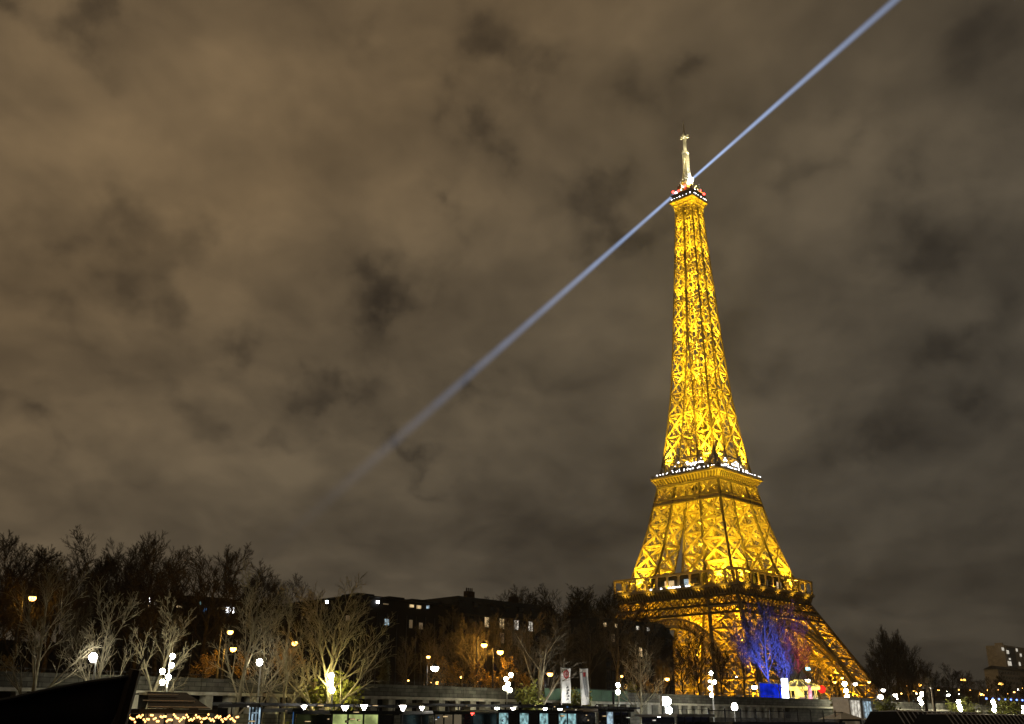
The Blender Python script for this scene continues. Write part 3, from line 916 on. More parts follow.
gb = 'dark treetops behind the old apartment building'
for i, (u, v, q) in enumerate(((480, 596, 235), (508, 592, 240), (535, 588, 245), (560, 583, 238), (585, 582, 246), (606, 590, 240), (628, 600, 236), (548, 592, 228), (572, 588, 226), (596, 586, 250), (524, 594, 226))):
    tree('dark%d' % (i % 5), u, v, q, STREET, 'dark treetop rising behind the old apartment building roof', group=gb, name='park_tree', wide=1.5)
# amber and yellow foliage
for i, (u, v, q, kx, lb) in enumerate(((203, 650, 104, 'amber0', 'small tree glowing amber by the left pair of orange street lamps'),
        (240, 652, 104, 'amber1', 'narrow amber-lit leafy tree beside the slim white trunk'),
        (190, 668, 106, 'amber1', 'low brownish lit tree left of the amber pair'),
        (284, 640, 103, 'amber0', 'orange-lit leafy tree high under the single amber lamp'),
        (440, 660, 104, 'amber1', 'amber-lit tree right of the white street lamp on the street'),
        (452, 656, 106, 'amber0', 'amber-lit tree against the dark edge of the apartment building'),
        (474, 662, 103, 'amber1', 'bright orange-lit bush under the left hanging lamp'),
        (488, 668, 105, 'amber0', 'broad orange-lit tree between the two hanging lamps'),
        (507, 656, 103, 'amber1', 'brightest orange-lit tree behind the big white lamp cluster'),
        (524, 668, 106, 'amber0', 'dim orange tree between lamp cluster and forked pale tree'),
        (646, 674, 103, 'amber0', 'amber-leaved tree left of the bright floodlight'),
        (1, 655, 103, 'amber1', 'tangle of orange-lit branches at the left picture edge'))):
    tree(kx, u, v, q, STREET, lb, name='leafy_tree', wide=1.25)
tree('yellow', 337, 672, 90.5, LOW, 'second yellow-green bush, right of the brightly lit tree foot', cat='bush', name='bush', wide=1.0)
tree('yellow', 327, 676, 91.5, LOW, 'yellow-green leafy bush glowing at the foot of the broad pale tree', cat='bush', name='bush', wide=1.5)
tree('yellow', 530, 680, 93, LOW, 'yellow-green ivy bush around the forked pale trunk', cat='bush', name='bush', wide=1.0)
tree('yellow', 578, 688, 93, LOW, 'green bush between the two white banners', cat='bush', name='bush')
tree('yellow', 885, 696, 88, LOW, 'bright yellow bush beside the white kiosk', cat='bush', name='bush', wide=1.2)
tree('yellow', 840, 698, 90, LOW, 'green lit bush left of the cream kiosk', cat='bush', name='bush')
tree('yellow', 632, 682, 100, STREET, 'yellow leaves lit by the twin white lamps left of the floodlight', cat='bush', name='bush', wide=1.0)
tree('yellow', 960, 697, 92, LOW, 'olive bush on the lit far embankment left of centre', cat='bush', name='bush', wide=1.6)
tree('yellow', 1002, 698, 92, LOW, 'olive bush on the lit far embankment at the right edge', cat='bush', name='bush', wide=1.6)
# pale trees on the lower quay, lit by its lamps
tree('pale0', 31, 556, 91, LOW, 'pale plane tree with thin upright limbs above the dark bow', name='plane_tree', rz=.4)
tree('pale1', 96, 578, 91.5, LOW, 'pale bare tree beside the single globe lamp behind the bow', name='plane_tree', rz=2.0)
tree('lean', 137, 590, 93.5, LOW, 'pale tree leaning right beside the five-globe lamp cluster', name='plane_tree', rz=BANK)
tree('pollard', 184, 677, 90.5, LOW, 'short pale pollard with a fan of stubby stems', name='pollard_tree', rz=.2)
tree('pale2', 233, 556, 90.5, LOW, 'slim white-barked tree in front of amber foliage', name='plane_tree', rz=1.1)
tree('pale0', 285, 588, 91, LOW, 'forked pale tree between globe lamp and the broad tree', name='plane_tree', rz=3.3)
tree('wide', 328, 574, 89.5, LOW, 'broad pale tree brightly lit from its foot', name='plane_tree', rz=.9, wide=1.1)
tree('fork', 540, 610, 92, LOW, 'pale forked tree right of the big lamp cluster', name='plane_tree', rz=4.4, wide=1.25)
tree('pale1', 262, 600, 92.5, LOW, 'thin grey tree just right of the second globe lamp', name='plane_tree', rz=5)
tree('pale2', 640, 640, 92, LOW, 'small grey-trunked tree left of the bright floodlight', name='plane_tree', rz=2, wide=1.1)
tree('cone', 383, 658, 99, STREET, 'slender cone-shaped evergreen above the parapet', cat='evergreen', name='conifer')
tree('mid1', 64, 600, 99, STREET, 'grey tangle of a tree between the two leftmost pale trees', name='street_tree')
tree('mid2', 168, 610, 99, STREET, 'grey bare tree rising behind the five-globe cluster', name='street_tree')
tree('mid0', 780, 660, 98, STREET, 'small bare tree by the blue lit panel', name='street_tree')
tree('mid1', 806, 668, 97.9, STREET, 'small bare tree in front of the carousel lights', name='street_tree')
tree('mid2', 930, 676, 97.9, STREET, 'thin bare tree beside the far embankment pillars', name='street_tree')

# ---------------------------------------------------------------- buildings
def apartment(u0, u1, q, vroof, label, mfac, lit, floors=6, ncols=None, dep=16, wfloor=None, seed=1, name='apartment_building', group=None):
    p0, p1 = base(u0, q, STREET), base(u1, q, STREET)
    Lw = s_of(p1) - s_of(p0)
    pm = (p0 + p1) / 2
    H = ztop(pm, vroof) - STREET
    root = empty(name, p0, BANK, label, 'building', group)
    he = H * .80                      # eaves
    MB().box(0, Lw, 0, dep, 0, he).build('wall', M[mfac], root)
    b = MB()
    i = len(b.v)
    for (x, y, z) in ((-.3, -.3, he), (Lw + .3, -.3, he), (Lw + .3, dep + .3, he), (-.3, dep + .3, he), (1.2, 1.8, H - .8), (Lw - 1.2, 1.8, H - .8), (Lw - 1.2, dep - 1.8, H - .8), (1.2, dep - 1.8, H - .8), ): b.v.append((x, y, z))
    for f in ((0, 1, 5, 4), (1, 2, 6, 5), (2, 3, 7, 6), (3, 0, 4, 7), (4, 5, 6, 7), (3, 2, 1, 0)): b.f.append(tuple(i + k for k in f))
    rf = b.build('roof', M['zinc'], root)
    MB().box(-.4, Lw + .4, -.45, 0, he - .35, he - .02).build('cornice', M[mfac], root)
    MB().box(-.2, Lw + .2, -.8, -.01, he * .62, he * .62 + .18).build('balcony', M[mfac], root)
    rnd = random.Random(seed)
    for k in range(max(2, int(Lw / 11))):
        x = (k + .5) * Lw / max(2, int(Lw / 11)) + rnd.uniform(-1, 1)
        b = MB().box(x - 1.1, x + 1.1, 3, 4.0, H - 1.4, H + rnd.uniform(.2, .9))
        for j in range(4): b.frustum((x - .8 + j * .53, 3.5), .16, .13, H + .1, H + 1.3, 6)
        b.build('chimney', M['brick'], rf)
    n = ncols or int(Lw / 3.1)
    fh = he / floors
    fr = MB(); fr.box(-.72, .72, -.06, .06, 0, 2.2)
    for x in (-.75, .67, -.04): fr.box(x, x + .08, -.12, -.06, 0, 2.2)
    fr.box(-.9, .9, -.2, .02, -.14, 0); fr.box(-.75, .75, -.12, -.06, 1.2, 1.26)
    fm = fr.mesh('window', M[mfac])
    panes = {}
    for mm in ('glass_dark', 'w_warm', 'w_white', 'w_dim'):
        panes[mm] = MB().box(-.62, -.05, -.10, -.07, .05, 2.12).box(.05, .62, -.10, -.07, .05, 2.12).mesh('pane', M[mm])
    cnt = 0
    for f in range(floors - 1, 0, -1):
        for c in range(n):
            if cnt >= 96: break
            x = (c + .5) * Lw / n
            w = put('window', fm, root, (x, -.03, f * fh + .6))
            mm = lit.get((f, c), 'glass_dark')
            put('pane', panes[mm], w, (0, 0, 0)); cnt += 1
    # dormers
    for c in range(0, n, 2):
        x = (c + .5) * Lw / n
        d = MB().box(x - .75, x + .75, .5, 2.4, he + .4, he + 2.3).box(x - .95, x + .95, .3, 2.4, he + 2.3, he + 2.5).build('dormer', M['zinc'], rf)
        MB().box(x - .5, x + .5, .46, .5, he + .6, he + 2.1).build('pane', M[lit.get(('d', c), 'glass_dark')], d)
    return root
apartment(458, 548, 150, 596, 'old stone apartment building with four lit top-floor windows behind amber trees', 'facade',
          {(5, 3): 'w_warm', (5, 5): 'w_warm', (5, 7): 'w_white', (5, 9): 'w_white', (4, 5): 'w_dim'}, 6, 12, seed=3)
apartment(606, 676, 152, 617, 'old stone apartment building with row of small lit attic windows beside the tower leg', 'facade',
          {('d', 0): 'w_warm', ('d', 2): 'w_warm', ('d', 6): 'w_white', ('d', 8): 'w_white', (4, 6): 'w_warm', (5, 1): 'w_dim', (3, 5): 'w_dim', (2, 7): 'w_dim'}, 6, 13, seed=7)

def museum():
    for (u0, u1, q, v0, lb, pts) in ((126, 352, 150, 597, 'long low dark building with curved roof and lit rooftop terrace behind the left trees', 1),
                                     (352, 462, 152, 602, 'dark unlit block with a few small lights between the broad pale tree and the apartments', 2)):
        p0, p1 = base(u0, q, STREET), base(u1, q, STREET)
        Lw = s_of(p1) - s_of(p0); H = ztop((p0 * .7 + p1 * .3), v0) - STREET
        if pts == 2: H = ztop((p0 + p1) / 2, v0) - STREET
        root = empty('museum_building' if pts == 1 else 'office_building', p0, BANK, lb, 'building')
        n = 14; b = MB()
        hh = [H * (1 - (.10 if pts == 1 else .03) * (abs(i / n - .35) ** 1.5) * 1.6) for i in range(n + 1)]
        for i in range(n):
            x0, x1 = Lw * i / n, Lw * (i + 1) / n
            k = len(b.v)
            for (x, z) in ((x0, hh[i]), (x1, hh[i + 1])):
                b.v += [(x, 0, 0), (x, 22, 0), (x, 22, z), (x, 0, z)]
            for f in ((0, 4, 7, 3), (3, 7, 6, 2), (2, 6, 5, 1)): b.f.append(tuple(k + j for j in f))
        b.f.append((0, 3, 2, 1)); k = len(b.v) - 4; b.f.append((k, k + 1, k + 2, k + 3))
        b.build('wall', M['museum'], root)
        b = MB()
        for i in range(int(Lw / 2.4)):
            x = i * 2.4; z = H * .86
            b.box(x, x + .12, -.14, -.01, 2, z)
        b.build('fins', M['boat_dark'], root)
        b = MB(); b.box(-.5, Lw + .5, -.8, 23, H + .02, H + .25) if pts == 2 else None
        if pts == 2:
            b.build('roof_slab', M['zinc'], root)
            b = MB()
            for x in (.12, .4, .62, .9): b.box(Lw * x, Lw * x + 4, 4, 9, H + .25, H + 1.2)
            b.build('roof_plant', M['zinc'], root)
        def lampw(u, v, w, h, mm):
            p = at(u, v, q - .3); x = s_of(p) - s_of(p0)
            MB().box(x - w / 2, x + w / 2, -.34, -.16, p.z - STREET - h / 2, p.z - STREET + h / 2).build('lit_window', M[mm], root)
        if pts == 1:
            for (u, v, w, h, mm) in ((149, 600, .9, .8, 'g_spark'), (150, 603, 2.2, .3, 'w_white'), (140, 606, 1, .5, 'w_warm'), (156, 607, 4.5, .3, 'w_warm'), (171, 606, 4.0, .25, 'w_warm'), (139, 609, .6, .9, 'w_blue'), (205, 610, .5, .6, 'w_blue'),
                                     (230, 610, 1.5, .9, 'g_spark'), (226, 609, 3, .3, 'w_warm'), (241, 609, .5, .5, 'w_cool'), (181, 637, .5, .6, 'w_dim'), (327, 602, .5, .5, 'g_spark'), (302, 617, .4, .6, 'w_dim'), (348, 618, .8, .9, 'w_dim'), (200, 603, .4, .4, 'w_cyan')):
                lampw(u, v, w, h, mm)
        else:
            for (u, v, w, h, mm) in ((378, 602, .6, .5, 'g_spark'), (386, 604, 1.2, .2, 'w_dim'), (412, 606, .9, .5, 'w_warm'), (419, 607, 1.0, .6, 'w_warm'), (428, 607, .6, .6, 'w_cool'), (387, 622, .9, 1.1, 'w_cool'), (411, 624, .7, 1.5, 'w_dim'), (421, 626, .8, 1.2, 'w_dim')):
                lampw(u, v, w, h, mm)
museum()

def tower_block():
    q = 420; p0 = base(1013, q, STREET); p1 = base(1066, q, STREET)
    Lw = s_of(p1) - s_of(p0); H = ztop(p0, 645) - STREET
    root = empty('tower_block', p0, BANK, 'tall pale hotel block with lit upper windows at the far right', 'building')
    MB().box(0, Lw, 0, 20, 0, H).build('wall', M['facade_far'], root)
    MB().box(6, 10, 4, 12, H, H + 3).build('roof_plant', M['facade_far'], root)
    b = MB()
    for x in (8.0, Lw * .45, Lw * .75): b.box(x, x + Lw * .14, -.3, -.02, 2, H - 1.5)
    b.build('window_band', M['glass_dark'], root)
    rnd = random.Random(4)
    for (u, v, w, h) in ((1003, 649, 5, 2.5), (1008, 652, 5, 3), (1010, 659, 4, 1.6), (1010, 663.5, 8, 3.6), (1017, 650, 3.5, 2.5), (1021, 655, 3.5, 2.5), (1020, 664, 3.5, 3)):
        p = at(u, v, q - .6); x = s_of(p) - s_of(p0)
        w, h = w * 1.35, h * 1.3
        MB().box(x - w / 2, x + w / 2, -.6, -.32, p.z - STREET - h / 2, p.z - STREET + h / 2).build('lit_window', M['w_white'], root)
    q = 400; p0 = base(1003, q, STREET); p1 = base(1075, q, STREET); Lw = s_of(p1) - s_of(p0); H = ztop(p0, 669) - STREET
    root = empty('stone_building', p0, BANK, 'cream stone building with small arched windows below the hotel block', 'building')
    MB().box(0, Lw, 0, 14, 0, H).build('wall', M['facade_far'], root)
    b = MB(); i = len(b.v)
    for (x, y, z) in ((-1, -1, H), (Lw, -1, H), (Lw, 15, H), (-1, 15, H), (3, 7, H + 4), (Lw, 7, H + 4)): b.v.append((x, y, z))
    for f in ((0, 1, 5, 4), (2, 3, 4, 5), (3, 0, 4), (3, 2, 1, 0)): b.f.append(tuple(i + k for k in f))
    b.build('roof', M['zinc'], root)
    for r_ in range(3):
        for c in range(14):
            x = 3 + c * 4.6
            w = MB().box(x, x + 1.8, -.1, -.02, H - 4.5 - r_ * 5, H - 1.8 - r_ * 5).build('window', M['glass_dark'], root)
    q = 300
    p0 = base(905, 330, STREET); p1 = base(992, 330, STREET); Lw = s_of(p1) - s_of(p0); H = ztop(p0, 684) - STREET
    root = empty('low_building', p0, BANK, 'low dark roofline half hidden by trees beyond the far quay', 'building')
    MB().box(0, Lw, 0, 14, 0, H * .7).build('wall', M['museum'], root)
    b = MB(); i = 0
    for (x, y, z) in ((-1, -1, H * .7), (Lw, -1, H * .7), (Lw, 15, H * .7), (-1, 15, H * .7), (3, 7, H), (Lw - 3, 7, H)): b.v.append((x, y, z))
    for f in ((0, 1, 5, 4), (2, 3, 4, 5), (3, 0, 4), (1, 2, 5), (3, 2, 1, 0)): b.f.append(f)
    b.build('roof', M['zinc'], root)
tower_block()
p0, p1 = base(-60, 152, STREET), base(118, 152, STREET); Lw = s_of(p1) - s_of(p0); H = ztop(p0, 640) - STREET
root = empty('annex_building', p0, BANK, 'low black building mass behind the leftmost trees', 'building')
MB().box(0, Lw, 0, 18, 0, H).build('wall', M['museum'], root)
MB().box(-.4, Lw + .4, -.4, 18.4, H, H + .4).build('roof', M['zinc'], root)

# ---------------------------------------------------------------- lamps
def cluster(u, q, z, vtop, balls, label, mm='g_white', r=.36, pole='pole_pale', group=None, vb=700, rp=.11):
    p = base(u, q, z, vb)
    H = ztop(p, vtop) - z
    root = empty('lamp_post', p, BANK, label, 'street lamp', group)
    MB().frustum((0, 0), rp * 1.9, rp * 1.5, 0, .7, 8).frustum((0, 0), rp, rp * .7, .7, H, 8).build('pole', M[pole], root)
    for (du, v) in balls:
        pb = at(u + du, v, q); x = s_of(pb) - s_of(p); zz = pb.z - z
        arm = MB(); arm.beam((0, 0, max(.5, zz - .5)), (x, 0, zz - r * .7), .07)
        arm.frustum((x, 0), .2, .12, zz - r * 1.15, zz - r * .8, 8)
        arm.build('arm', M[pole], root)
        MB().ball((x, 0, zz), r * .84, 10, 7).build('globe', M[mm], root, True)
    return root
cluster(166, 89, LOW, 656, ((6.5, 656), (5.5, 665), (-3.5, 671), (2.5, 677), (-3.5, 682)), r=.26, label='tall pole carrying five white globe lamps beside the leaning pale tree')
cluster(91, 89, LOW, 658, ((2, 657),), 'single white globe lamp behind the dark bow', 'g_white_soft', .42)
cluster(258, 89.5, LOW, 664, ((1.5, 662),), 'single white globe lamp left of the forked pale tree', 'g_white_soft', .36)
cluster(332, 88, LOW, 672, ((-1, 676), (-1.5, 683), (0, 690)), 'very bright lamps at the foot of the broad pale tree', 'g_yellow', .34)
cluster(507, 89, LOW, 678, ((-1, 679), (1, 684), (-2, 688), (3, 690), (4, 675)), 'bright white lamp cluster on a pole in front of orange trees', 'g_white', .28)
cluster(619, 89, LOW, 685, ((-1, 685), (-1, 692)), 'two white globe lamps stacked on one pole right of the banners', 'g_white', .33)
cluster(713, 89, LOW, 672, ((-2, 673), (1.5, 682), (-3, 688), (-1.5, 695)), 'white lamp cluster in front of the near tower leg', 'g_white', .30)
cluster(846, 92, LOW, 683, ((-1.5, 684), (0, 691), (1, 697)), 'very bright white lamp cluster at the tower right foot', 'g_white', .48)
cluster(921, 90, LOW, 693, ((1, 694), (-1.5, 699), (.5, 703)), 'white lamp cluster beside the dark embankment pillars', 'g_white', .46)
cluster(959, 90, LOW, 701, ((-.5, 702), (.5, 706), (1.5, 709)), 'white lamp cluster in the middle of the lit embankment', 'g_white', .50)
cluster(994, 90, LOW, 701, ((-1, 702), (.5, 706), (0, 710)), 'white lamp cluster on the right part of the lit embankment', 'g_white', .50)
cluster(1023, 90, LOW, 706, ((0, 707), (0, 712)), 'white lamp at the right edge of the embankment', 'g_white', .45)

def hanging(u, v, q, label, mm='g_amber', r=.30, group=None, col='iron', cap=True):
    pb = at(u, v, q); p = Vector((pb.x, pb.y, STREET))
    H = pb.z - STREET
    root = empty('street_lamp', p, BANK, label, 'street lamp', group)
    MB().frustum((0, 0), .14, .07, 0, H + .5, 8).build('pole', M[col], root)
    MB().path([(0, 0, H + .5), (.3, -.3, H + .75), (.7, -.7, H + .5)], .07).build('arm', M[col], root)
    MB().frustum((.7, -.7), r * .35, r * 1.05, H + .5 - .01, H + .12, 10).build('shade', M[col], root) if cap else None
    MB().ball((.7, -.7, H), r, 8, 5, .8).build('bulb', M[mm], root, True)
    if mm.startswith('g_amber'):
        light('POINT', (.7, -.7, H - r * 1.4), 1500 if mm.endswith('hot') else (450 if r > .27 else 120), (1, .50, .07), .15, parent=root)
    return root
hanging(23, 598, 113, 'high white and orange street lamp among the leftmost trees', 'g_amber', .40)
hanging(221, 632, 102, 'upper amber street lamp above the slim white tree', 'g_amber', .34)
hanging(224, 649, 100, 'lower amber street lamp beside the slim white tree', 'g_amber_hot', .34)
hanging(286, 643, 100, 'amber street lamp shining through orange leaves', 'g_amber_hot', .36)
hanging(421, 657, 108, 'small distant amber lamp on the dark street', 'g_amber', .26)
hanging(427, 668, 101, 'white street lamp above the parapet left of the amber trees', 'g_white_soft', .50)
hanging(477, 645, 104, 'left hanging amber-white lamp in front of the apartments', 'g_amber_hot', .42)
hanging(493, 652, 102, 'right hanging amber-white lamp in front of the apartments', 'g_amber_hot', .44)
hanging(543, 674, 100, 'pale lamp behind the forked pale trunk', 'g_amber', .42)
hanging(661, 679, 101, 'amber street lamp above the bright floodlight', 'g_amber_hot', .36)
hanging(749, 687, 100, 'white lamp at the foot of the near tower leg', 'g_white_soft', .50)
hanging(803, 680, 112, 'white lamp above the carousel', 'g_white_soft', .50)
hanging(830, 682, 112, 'amber lamp right of the carousel', 'g_amber_hot', .42)
hanging(838, 678, 120, 'small amber lamp under the right tower leg', 'g_amber', .34)
hanging(851, 684, 112, 'white lamp over the bright cluster at the right tower foot', 'g_white_soft', .46)
hanging(865, 682, 120, 'amber lamp on the lower end of the right tower leg', 'g_amber', .40)
hanging(879, 690, 108, 'first white lamp right of the tower foot', 'g_white_soft', .46)
hanging(876, 697, 102, 'lower white lamp right of the tower foot', 'g_white_soft', .58)
hanging(891, 695, 104, 'second white lamp right of the tower foot', 'g_white_soft', .50)
hanging(904, 686, 150, 'small amber lamp on the far quay left of the orange one', 'g_amber', .42)
hanging(917, 685, 150, 'orange street lamp lighting leaves on the far quay', 'g_amber_hot', .60)
hanging(945, 695, 125, 'bluish white lamp on the far embankment road', 'g_white_soft', .46)
hanging(936, 690, 170, 'tiny amber lamp between the orange lamp and the double lamps', 'g_amber', .40)
hanging(985, 690, 180, 'tiny amber lamp just left of the right double lamp', 'g_amber', .38)
hanging(1012, 692, 170, 'amber lamp right of the right double lamp', 'g_amber', .45)
hanging(911, 691, 140, 'warm lamp between the far quay trees and the pillars', 'g_amber_hot', .40)
hanging(968, 690, 200, 'dim amber lamp right of the left double lamp', 'g_amber', .40)
rq = random.Random(19)
for i in range(30):
    u = rq.choice((rq.uniform(880, 1020), rq.uniform(880, 1020), rq.uniform(560, 870), rq.uniform(380, 560))); v = rq.uniform(688, 700) if u > 870 else rq.uniform(676, 692)
    hanging(u, v, rq.uniform(106, 190), 'tiny distant street light among the trees on the far side of the street', rq.choice(('g_amber', 'g_small', 'g_amber')), rq.uniform(.14, .26), 'tiny distant street lights', cap=False)
hanging(978, 694, 130, 'pinkish lamp right of the middle embankment cluster', 'g_amber', .52)
for (u, v, lb) in ((963, 680, 'double amber street lamp standing high above the far embankment'), (1000.5, 684, 'double amber street lamp below the cream stone building')):
    pb = at(u, v, 150); root = empty('double_street_lamp', Vector((pb.x, pb.y, STREET)), BANK, lb, 'street lamp'); H = pb.z - STREET
    MB().frustum((0, 0), .2, .1, 0, H + .4, 8).build('pole', M['grey'], root)
    for sx in (-1, 1):
        MB().path([(0, 0, H + .3), (sx * .7, 0, H + .75), (sx * 1.3, 0, H + .4)], .1).build('arm', M['grey'], root)
        MB().ball((sx * 1.3, 0, H), .55, 8, 5, .8).build('bulb', M['g_amber_hot'], root, True)
    light('POINT', (0, 0, H - .9), 1500, (1, .5, .08), .2, parent=root)

# floodlight facing the river
pb = at(665, 701, 88); root = empty('floodlight_mast', Vector((pb.x, pb.y, LOW)), BANK, 'dazzling white floodlight on a post, brightest lamp in the picture', 'floodlight')
H = pb.z - LOW
MB().frustum((0, 0), .13, .09, 0, H - .4, 8).build('pole', M['pole_pale'], root)
MB().box(-.75, .75, -.1, .35, H - .6, H + .6).build('housing', M['grey'], root)
MB().ball((0, -.35, H), .55, 10, 6).build('lens', M['g_flood'], root, True)
MB().ball((.55, -.3, H - 1.25), .36, 8, 5, 1.3).build('lower_lens', M['g_flood'], root, True)
pb = at(734.5, 707, 86); root = empty('egg_lamp', Vector((pb.x, pb.y, LOW)), BANK, 'oval white lamp on a short post right of the dark railing start', 'street lamp')
H = pb.z - LOW
MB().frustum((0, 0), .1, .08, 0, H - .8, 8).build('pole', M['pole_pale'], root)
MB().ball((0, 0, H), .46, 8, 6, 1.3).build('globe', M['g_small'], root, True)

# coloured floodlights washing the trees before the tower
for (u, q, tgt_v, tgt_u, col, pw, ang, lb) in ((776, 103.5, 640, 770, (.06, .10, 1), 150000, 44, 'blue projector at street level lighting the trees before the tower'),
                                               (802, 110, 612, 797, (1, .12, .30), 26000, 36, 'pink projector at street level lighting the trees before the tower')):
    p = base(u, q, STREET + .2); root = empty('colour_projector', p, BANK, lb, 'floodlight')
    MB().box(-.3, .3, -.3, .3, 0, .12).box(-.25, .25, -.2, .2, .3, .85).build('housing', M['black'], root)
    MB().box(-.35, -.28, -.05, .05, .1, .7).box(.28, .35, -.05, .05, .1, .7).build('bracket', M['iron'], root)
    t = at(tgt_u, tgt_v, q + 9)
    sp_ = light('SPOT', p + Vector((0, 0, 1.1)), pw, col, .25, target=t, ang=ang, blend=.7, name='projector_light')

# ---------------------------------------------------------------- banners
def banner(u0, u1, v0, v1, label, kind, tilt=0):
    q = 90; p0, p1 = at(u0, v1, q), at(u1, v1, q); w = s_of(p1) - s_of(p0)
    zt = ztop(p0, v0)
    root = empty('banner', Vector((p0.x, p0.y, LOW)), BANK, label, 'banner')
    root.rotation_euler = (0, tilt, BANK)
    H = zt - LOW; zb = ztop(p0, v1) - LOW
    MB().frustum((-.1, 0), .06, .05, 0, H + .1, 8).build('pole', M['pole_pale'], root)
    MB().beam((-.1, 0, H), (w, 0, H), .06).build('crossbar', M['pole_pale'], root)
    b = MB(); n = 12
    for i in range(n):
        z0_, z1_ = zb + (H - zb) * i / n, zb + (H - zb) * (i + 1) / n
        y0, y1 = .05 * sin(i * .9), .05 * sin((i + 1) * .9)
        for j in range(3):
            x0, x1 = w * j / 3, w * (j + 1) / 3; c0, c1 = (0, .05, .04, 0)[j], (0, .05, .04, 0)[j + 1]
            b.quad((x0, y0 + c0, z0_), (x1, y0 + c1, z0_), (x1, y1 + c1, z1_), (x0, y1 + c0, z1_))
    f = b.build('cloth', M['canvas'], root)
    g = MB()
    if kind == 0:
        cx, cz, r = w * .48, H - (H - zb) * .17, w * .33
        k = 20
        for i in range(k):
            a0, a1 = 2 * pi * i / k, 2 * pi * (i + 1) / k
            g.quad((cx + r * .55 * cos(a0), -.06, cz + r * .55 * sin(a0)), (cx + r * cos(a0), -.06, cz + r * sin(a0)), (cx + r * cos(a1), -.06, cz + r * sin(a1)), (cx + r * .55 * cos(a1), -.06, cz + r * .55 * sin(a1)))
        g.box(cx - r * .12, cx + r * .12, -.08, -.06, cz - r * .5, cz + r * .5); g.box(cx - r * .4, cx + r * .4, -.08, -.06, cz - r * .08, cz + r * .08)
        g.build('emblem', M['red'], f)
        g = MB(); rnd = random.Random(4)
        for i in range(5):
            x = w * (.55 + .1 * (i % 2)); z = zb + (H - zb) * (.46 - i * .085)
            g.box(x, x + .22, -.09, -.07, z - .12, z + .10); g.box(x - .16, x - .06, -.09, -.07, z - .2, z)
        g.build('lettering', M['black'], f)
    else:
        rnd = random.Random(6)
        for i in range(6):
            x = w * (.22 + .09 * i); z0_ = zb + (H - zb) * rnd.uniform(.15, .3); z1_ = zb + (H - zb) * rnd.uniform(.75, .95)
            g.beam((x - .1, -.08, z1_), (x + .25, -.08, z0_), .055)
        g.build('artwork', M['grey'], f)
        MB().box(w * .25, w * .55, -.12, -.1, H - (H - zb) * .22, H - (H - zb) * .10).build('emblem', M['red'], f)
def banner_light(u, label):  # added fixture and spot that brighten a banner
    p = base(u, 87.6, LOW); root = empty('banner_fill_spot', p, BANK, label, 'floodlight')
    MB().box(-.2, .2, -.2, .2, 0, .06).box(-.16, .16, -.12, .16, .12, .4).build('housing', M['iron'], root)
    light('SPOT', (0, .1, .5), 2600, (1, .97, .9), .12, target=(0, 2.4, 5.2), ang=70, parent=root)
banner_light(567, 'added fill light on the ground below the ring-emblem banner'); banner_light(588, 'added fill light on the ground below the striped banner')
banner(562, 571, 668, 703, 'white banner with a red ring emblem near the top and black lettering', 0)
banner(583.5, 591, 669, 705, 'white banner with grey diagonal strokes and a small red mark', 1, R(-3))

# added panels: green light on the parapet put into their colour
p0, p1 = base(545, 94.3, STREET), base(628, 94.3, STREET); Lw = s_of(p1) - s_of(p0)
root = empty('green_light_wash', Vector((p0.x, p0.y, STREET - .2)), BANK, 'added panels painted as the green light on the parapet behind the banners', 'green_light_wash')
b = MB(); x = 0
while x < Lw: b.box(x, x + 1.96, 0, .08, 0, 1.35); x += 2
b.build('panels', M['green'], root); MB().box(0, Lw, -.04, .12, 1.35, 1.45).build('rail', M['green'], root)
for k in range(3):
    x = Lw * (.2 + .3 * k); MB().box(x, x + .1, -.3, 0, -.4, 1.3).build('brace', M['iron'], root)

# ---------------------------------------------------------------- carousel and blue panel
p = base(800, 104, STREET + .13, 700)
root = empty('carousel', p, BANK, 'small carousel outlined in yellow and red lights below the tower', 'carousel')
MB().frustum((0, 0), 4.0, 4.0, 0, .35, 20).build('platform', M['grey'], root)
MB().frustum((0, 0), .9, .9, .35, 4.2, 12).build('centre_column', M['c_yellow'], root)
b = MB()
for i in range(20):
    a0, a1 = 2 * pi * i / 20, 2 * pi * (i + 1) / 20
    b.quad((4.3 * cos(a0), 4.3 * sin(a0), 3.4), (4.3 * cos(a1), 4.3 * sin(a1), 3.4), (0, 0, 4.9))
b.build('canopy', M['canvas'], root)
b = MB()
for i in range(20):
    a0, a1 = 2 * pi * i / 20, 2 * pi * (i + 1) / 20
    b.quad((4.32 * cos(a0), 4.32 * sin(a0), 2.95), (4.32 * cos(a1), 4.32 * sin(a1), 2.95), (4.32 * cos(a1), 4.32 * sin(a1), 3.45), (4.32 * cos(a0), 4.32 * sin(a0), 3.45))
b.build('rounding_board', M['c_yellow'], root)
b = MB()
for i in range(16):
    a = 2 * pi * i / 16
    for t in range(6): b.ball((4.3 * (1 - t / 6.2) * cos(a), 4.3 * (1 - t / 6.2) * sin(a), 3.55 + 1.5 * t / 6.2), .11, 5, 3)
b.build('canopy_bulbs', M['c_yellow'], root)
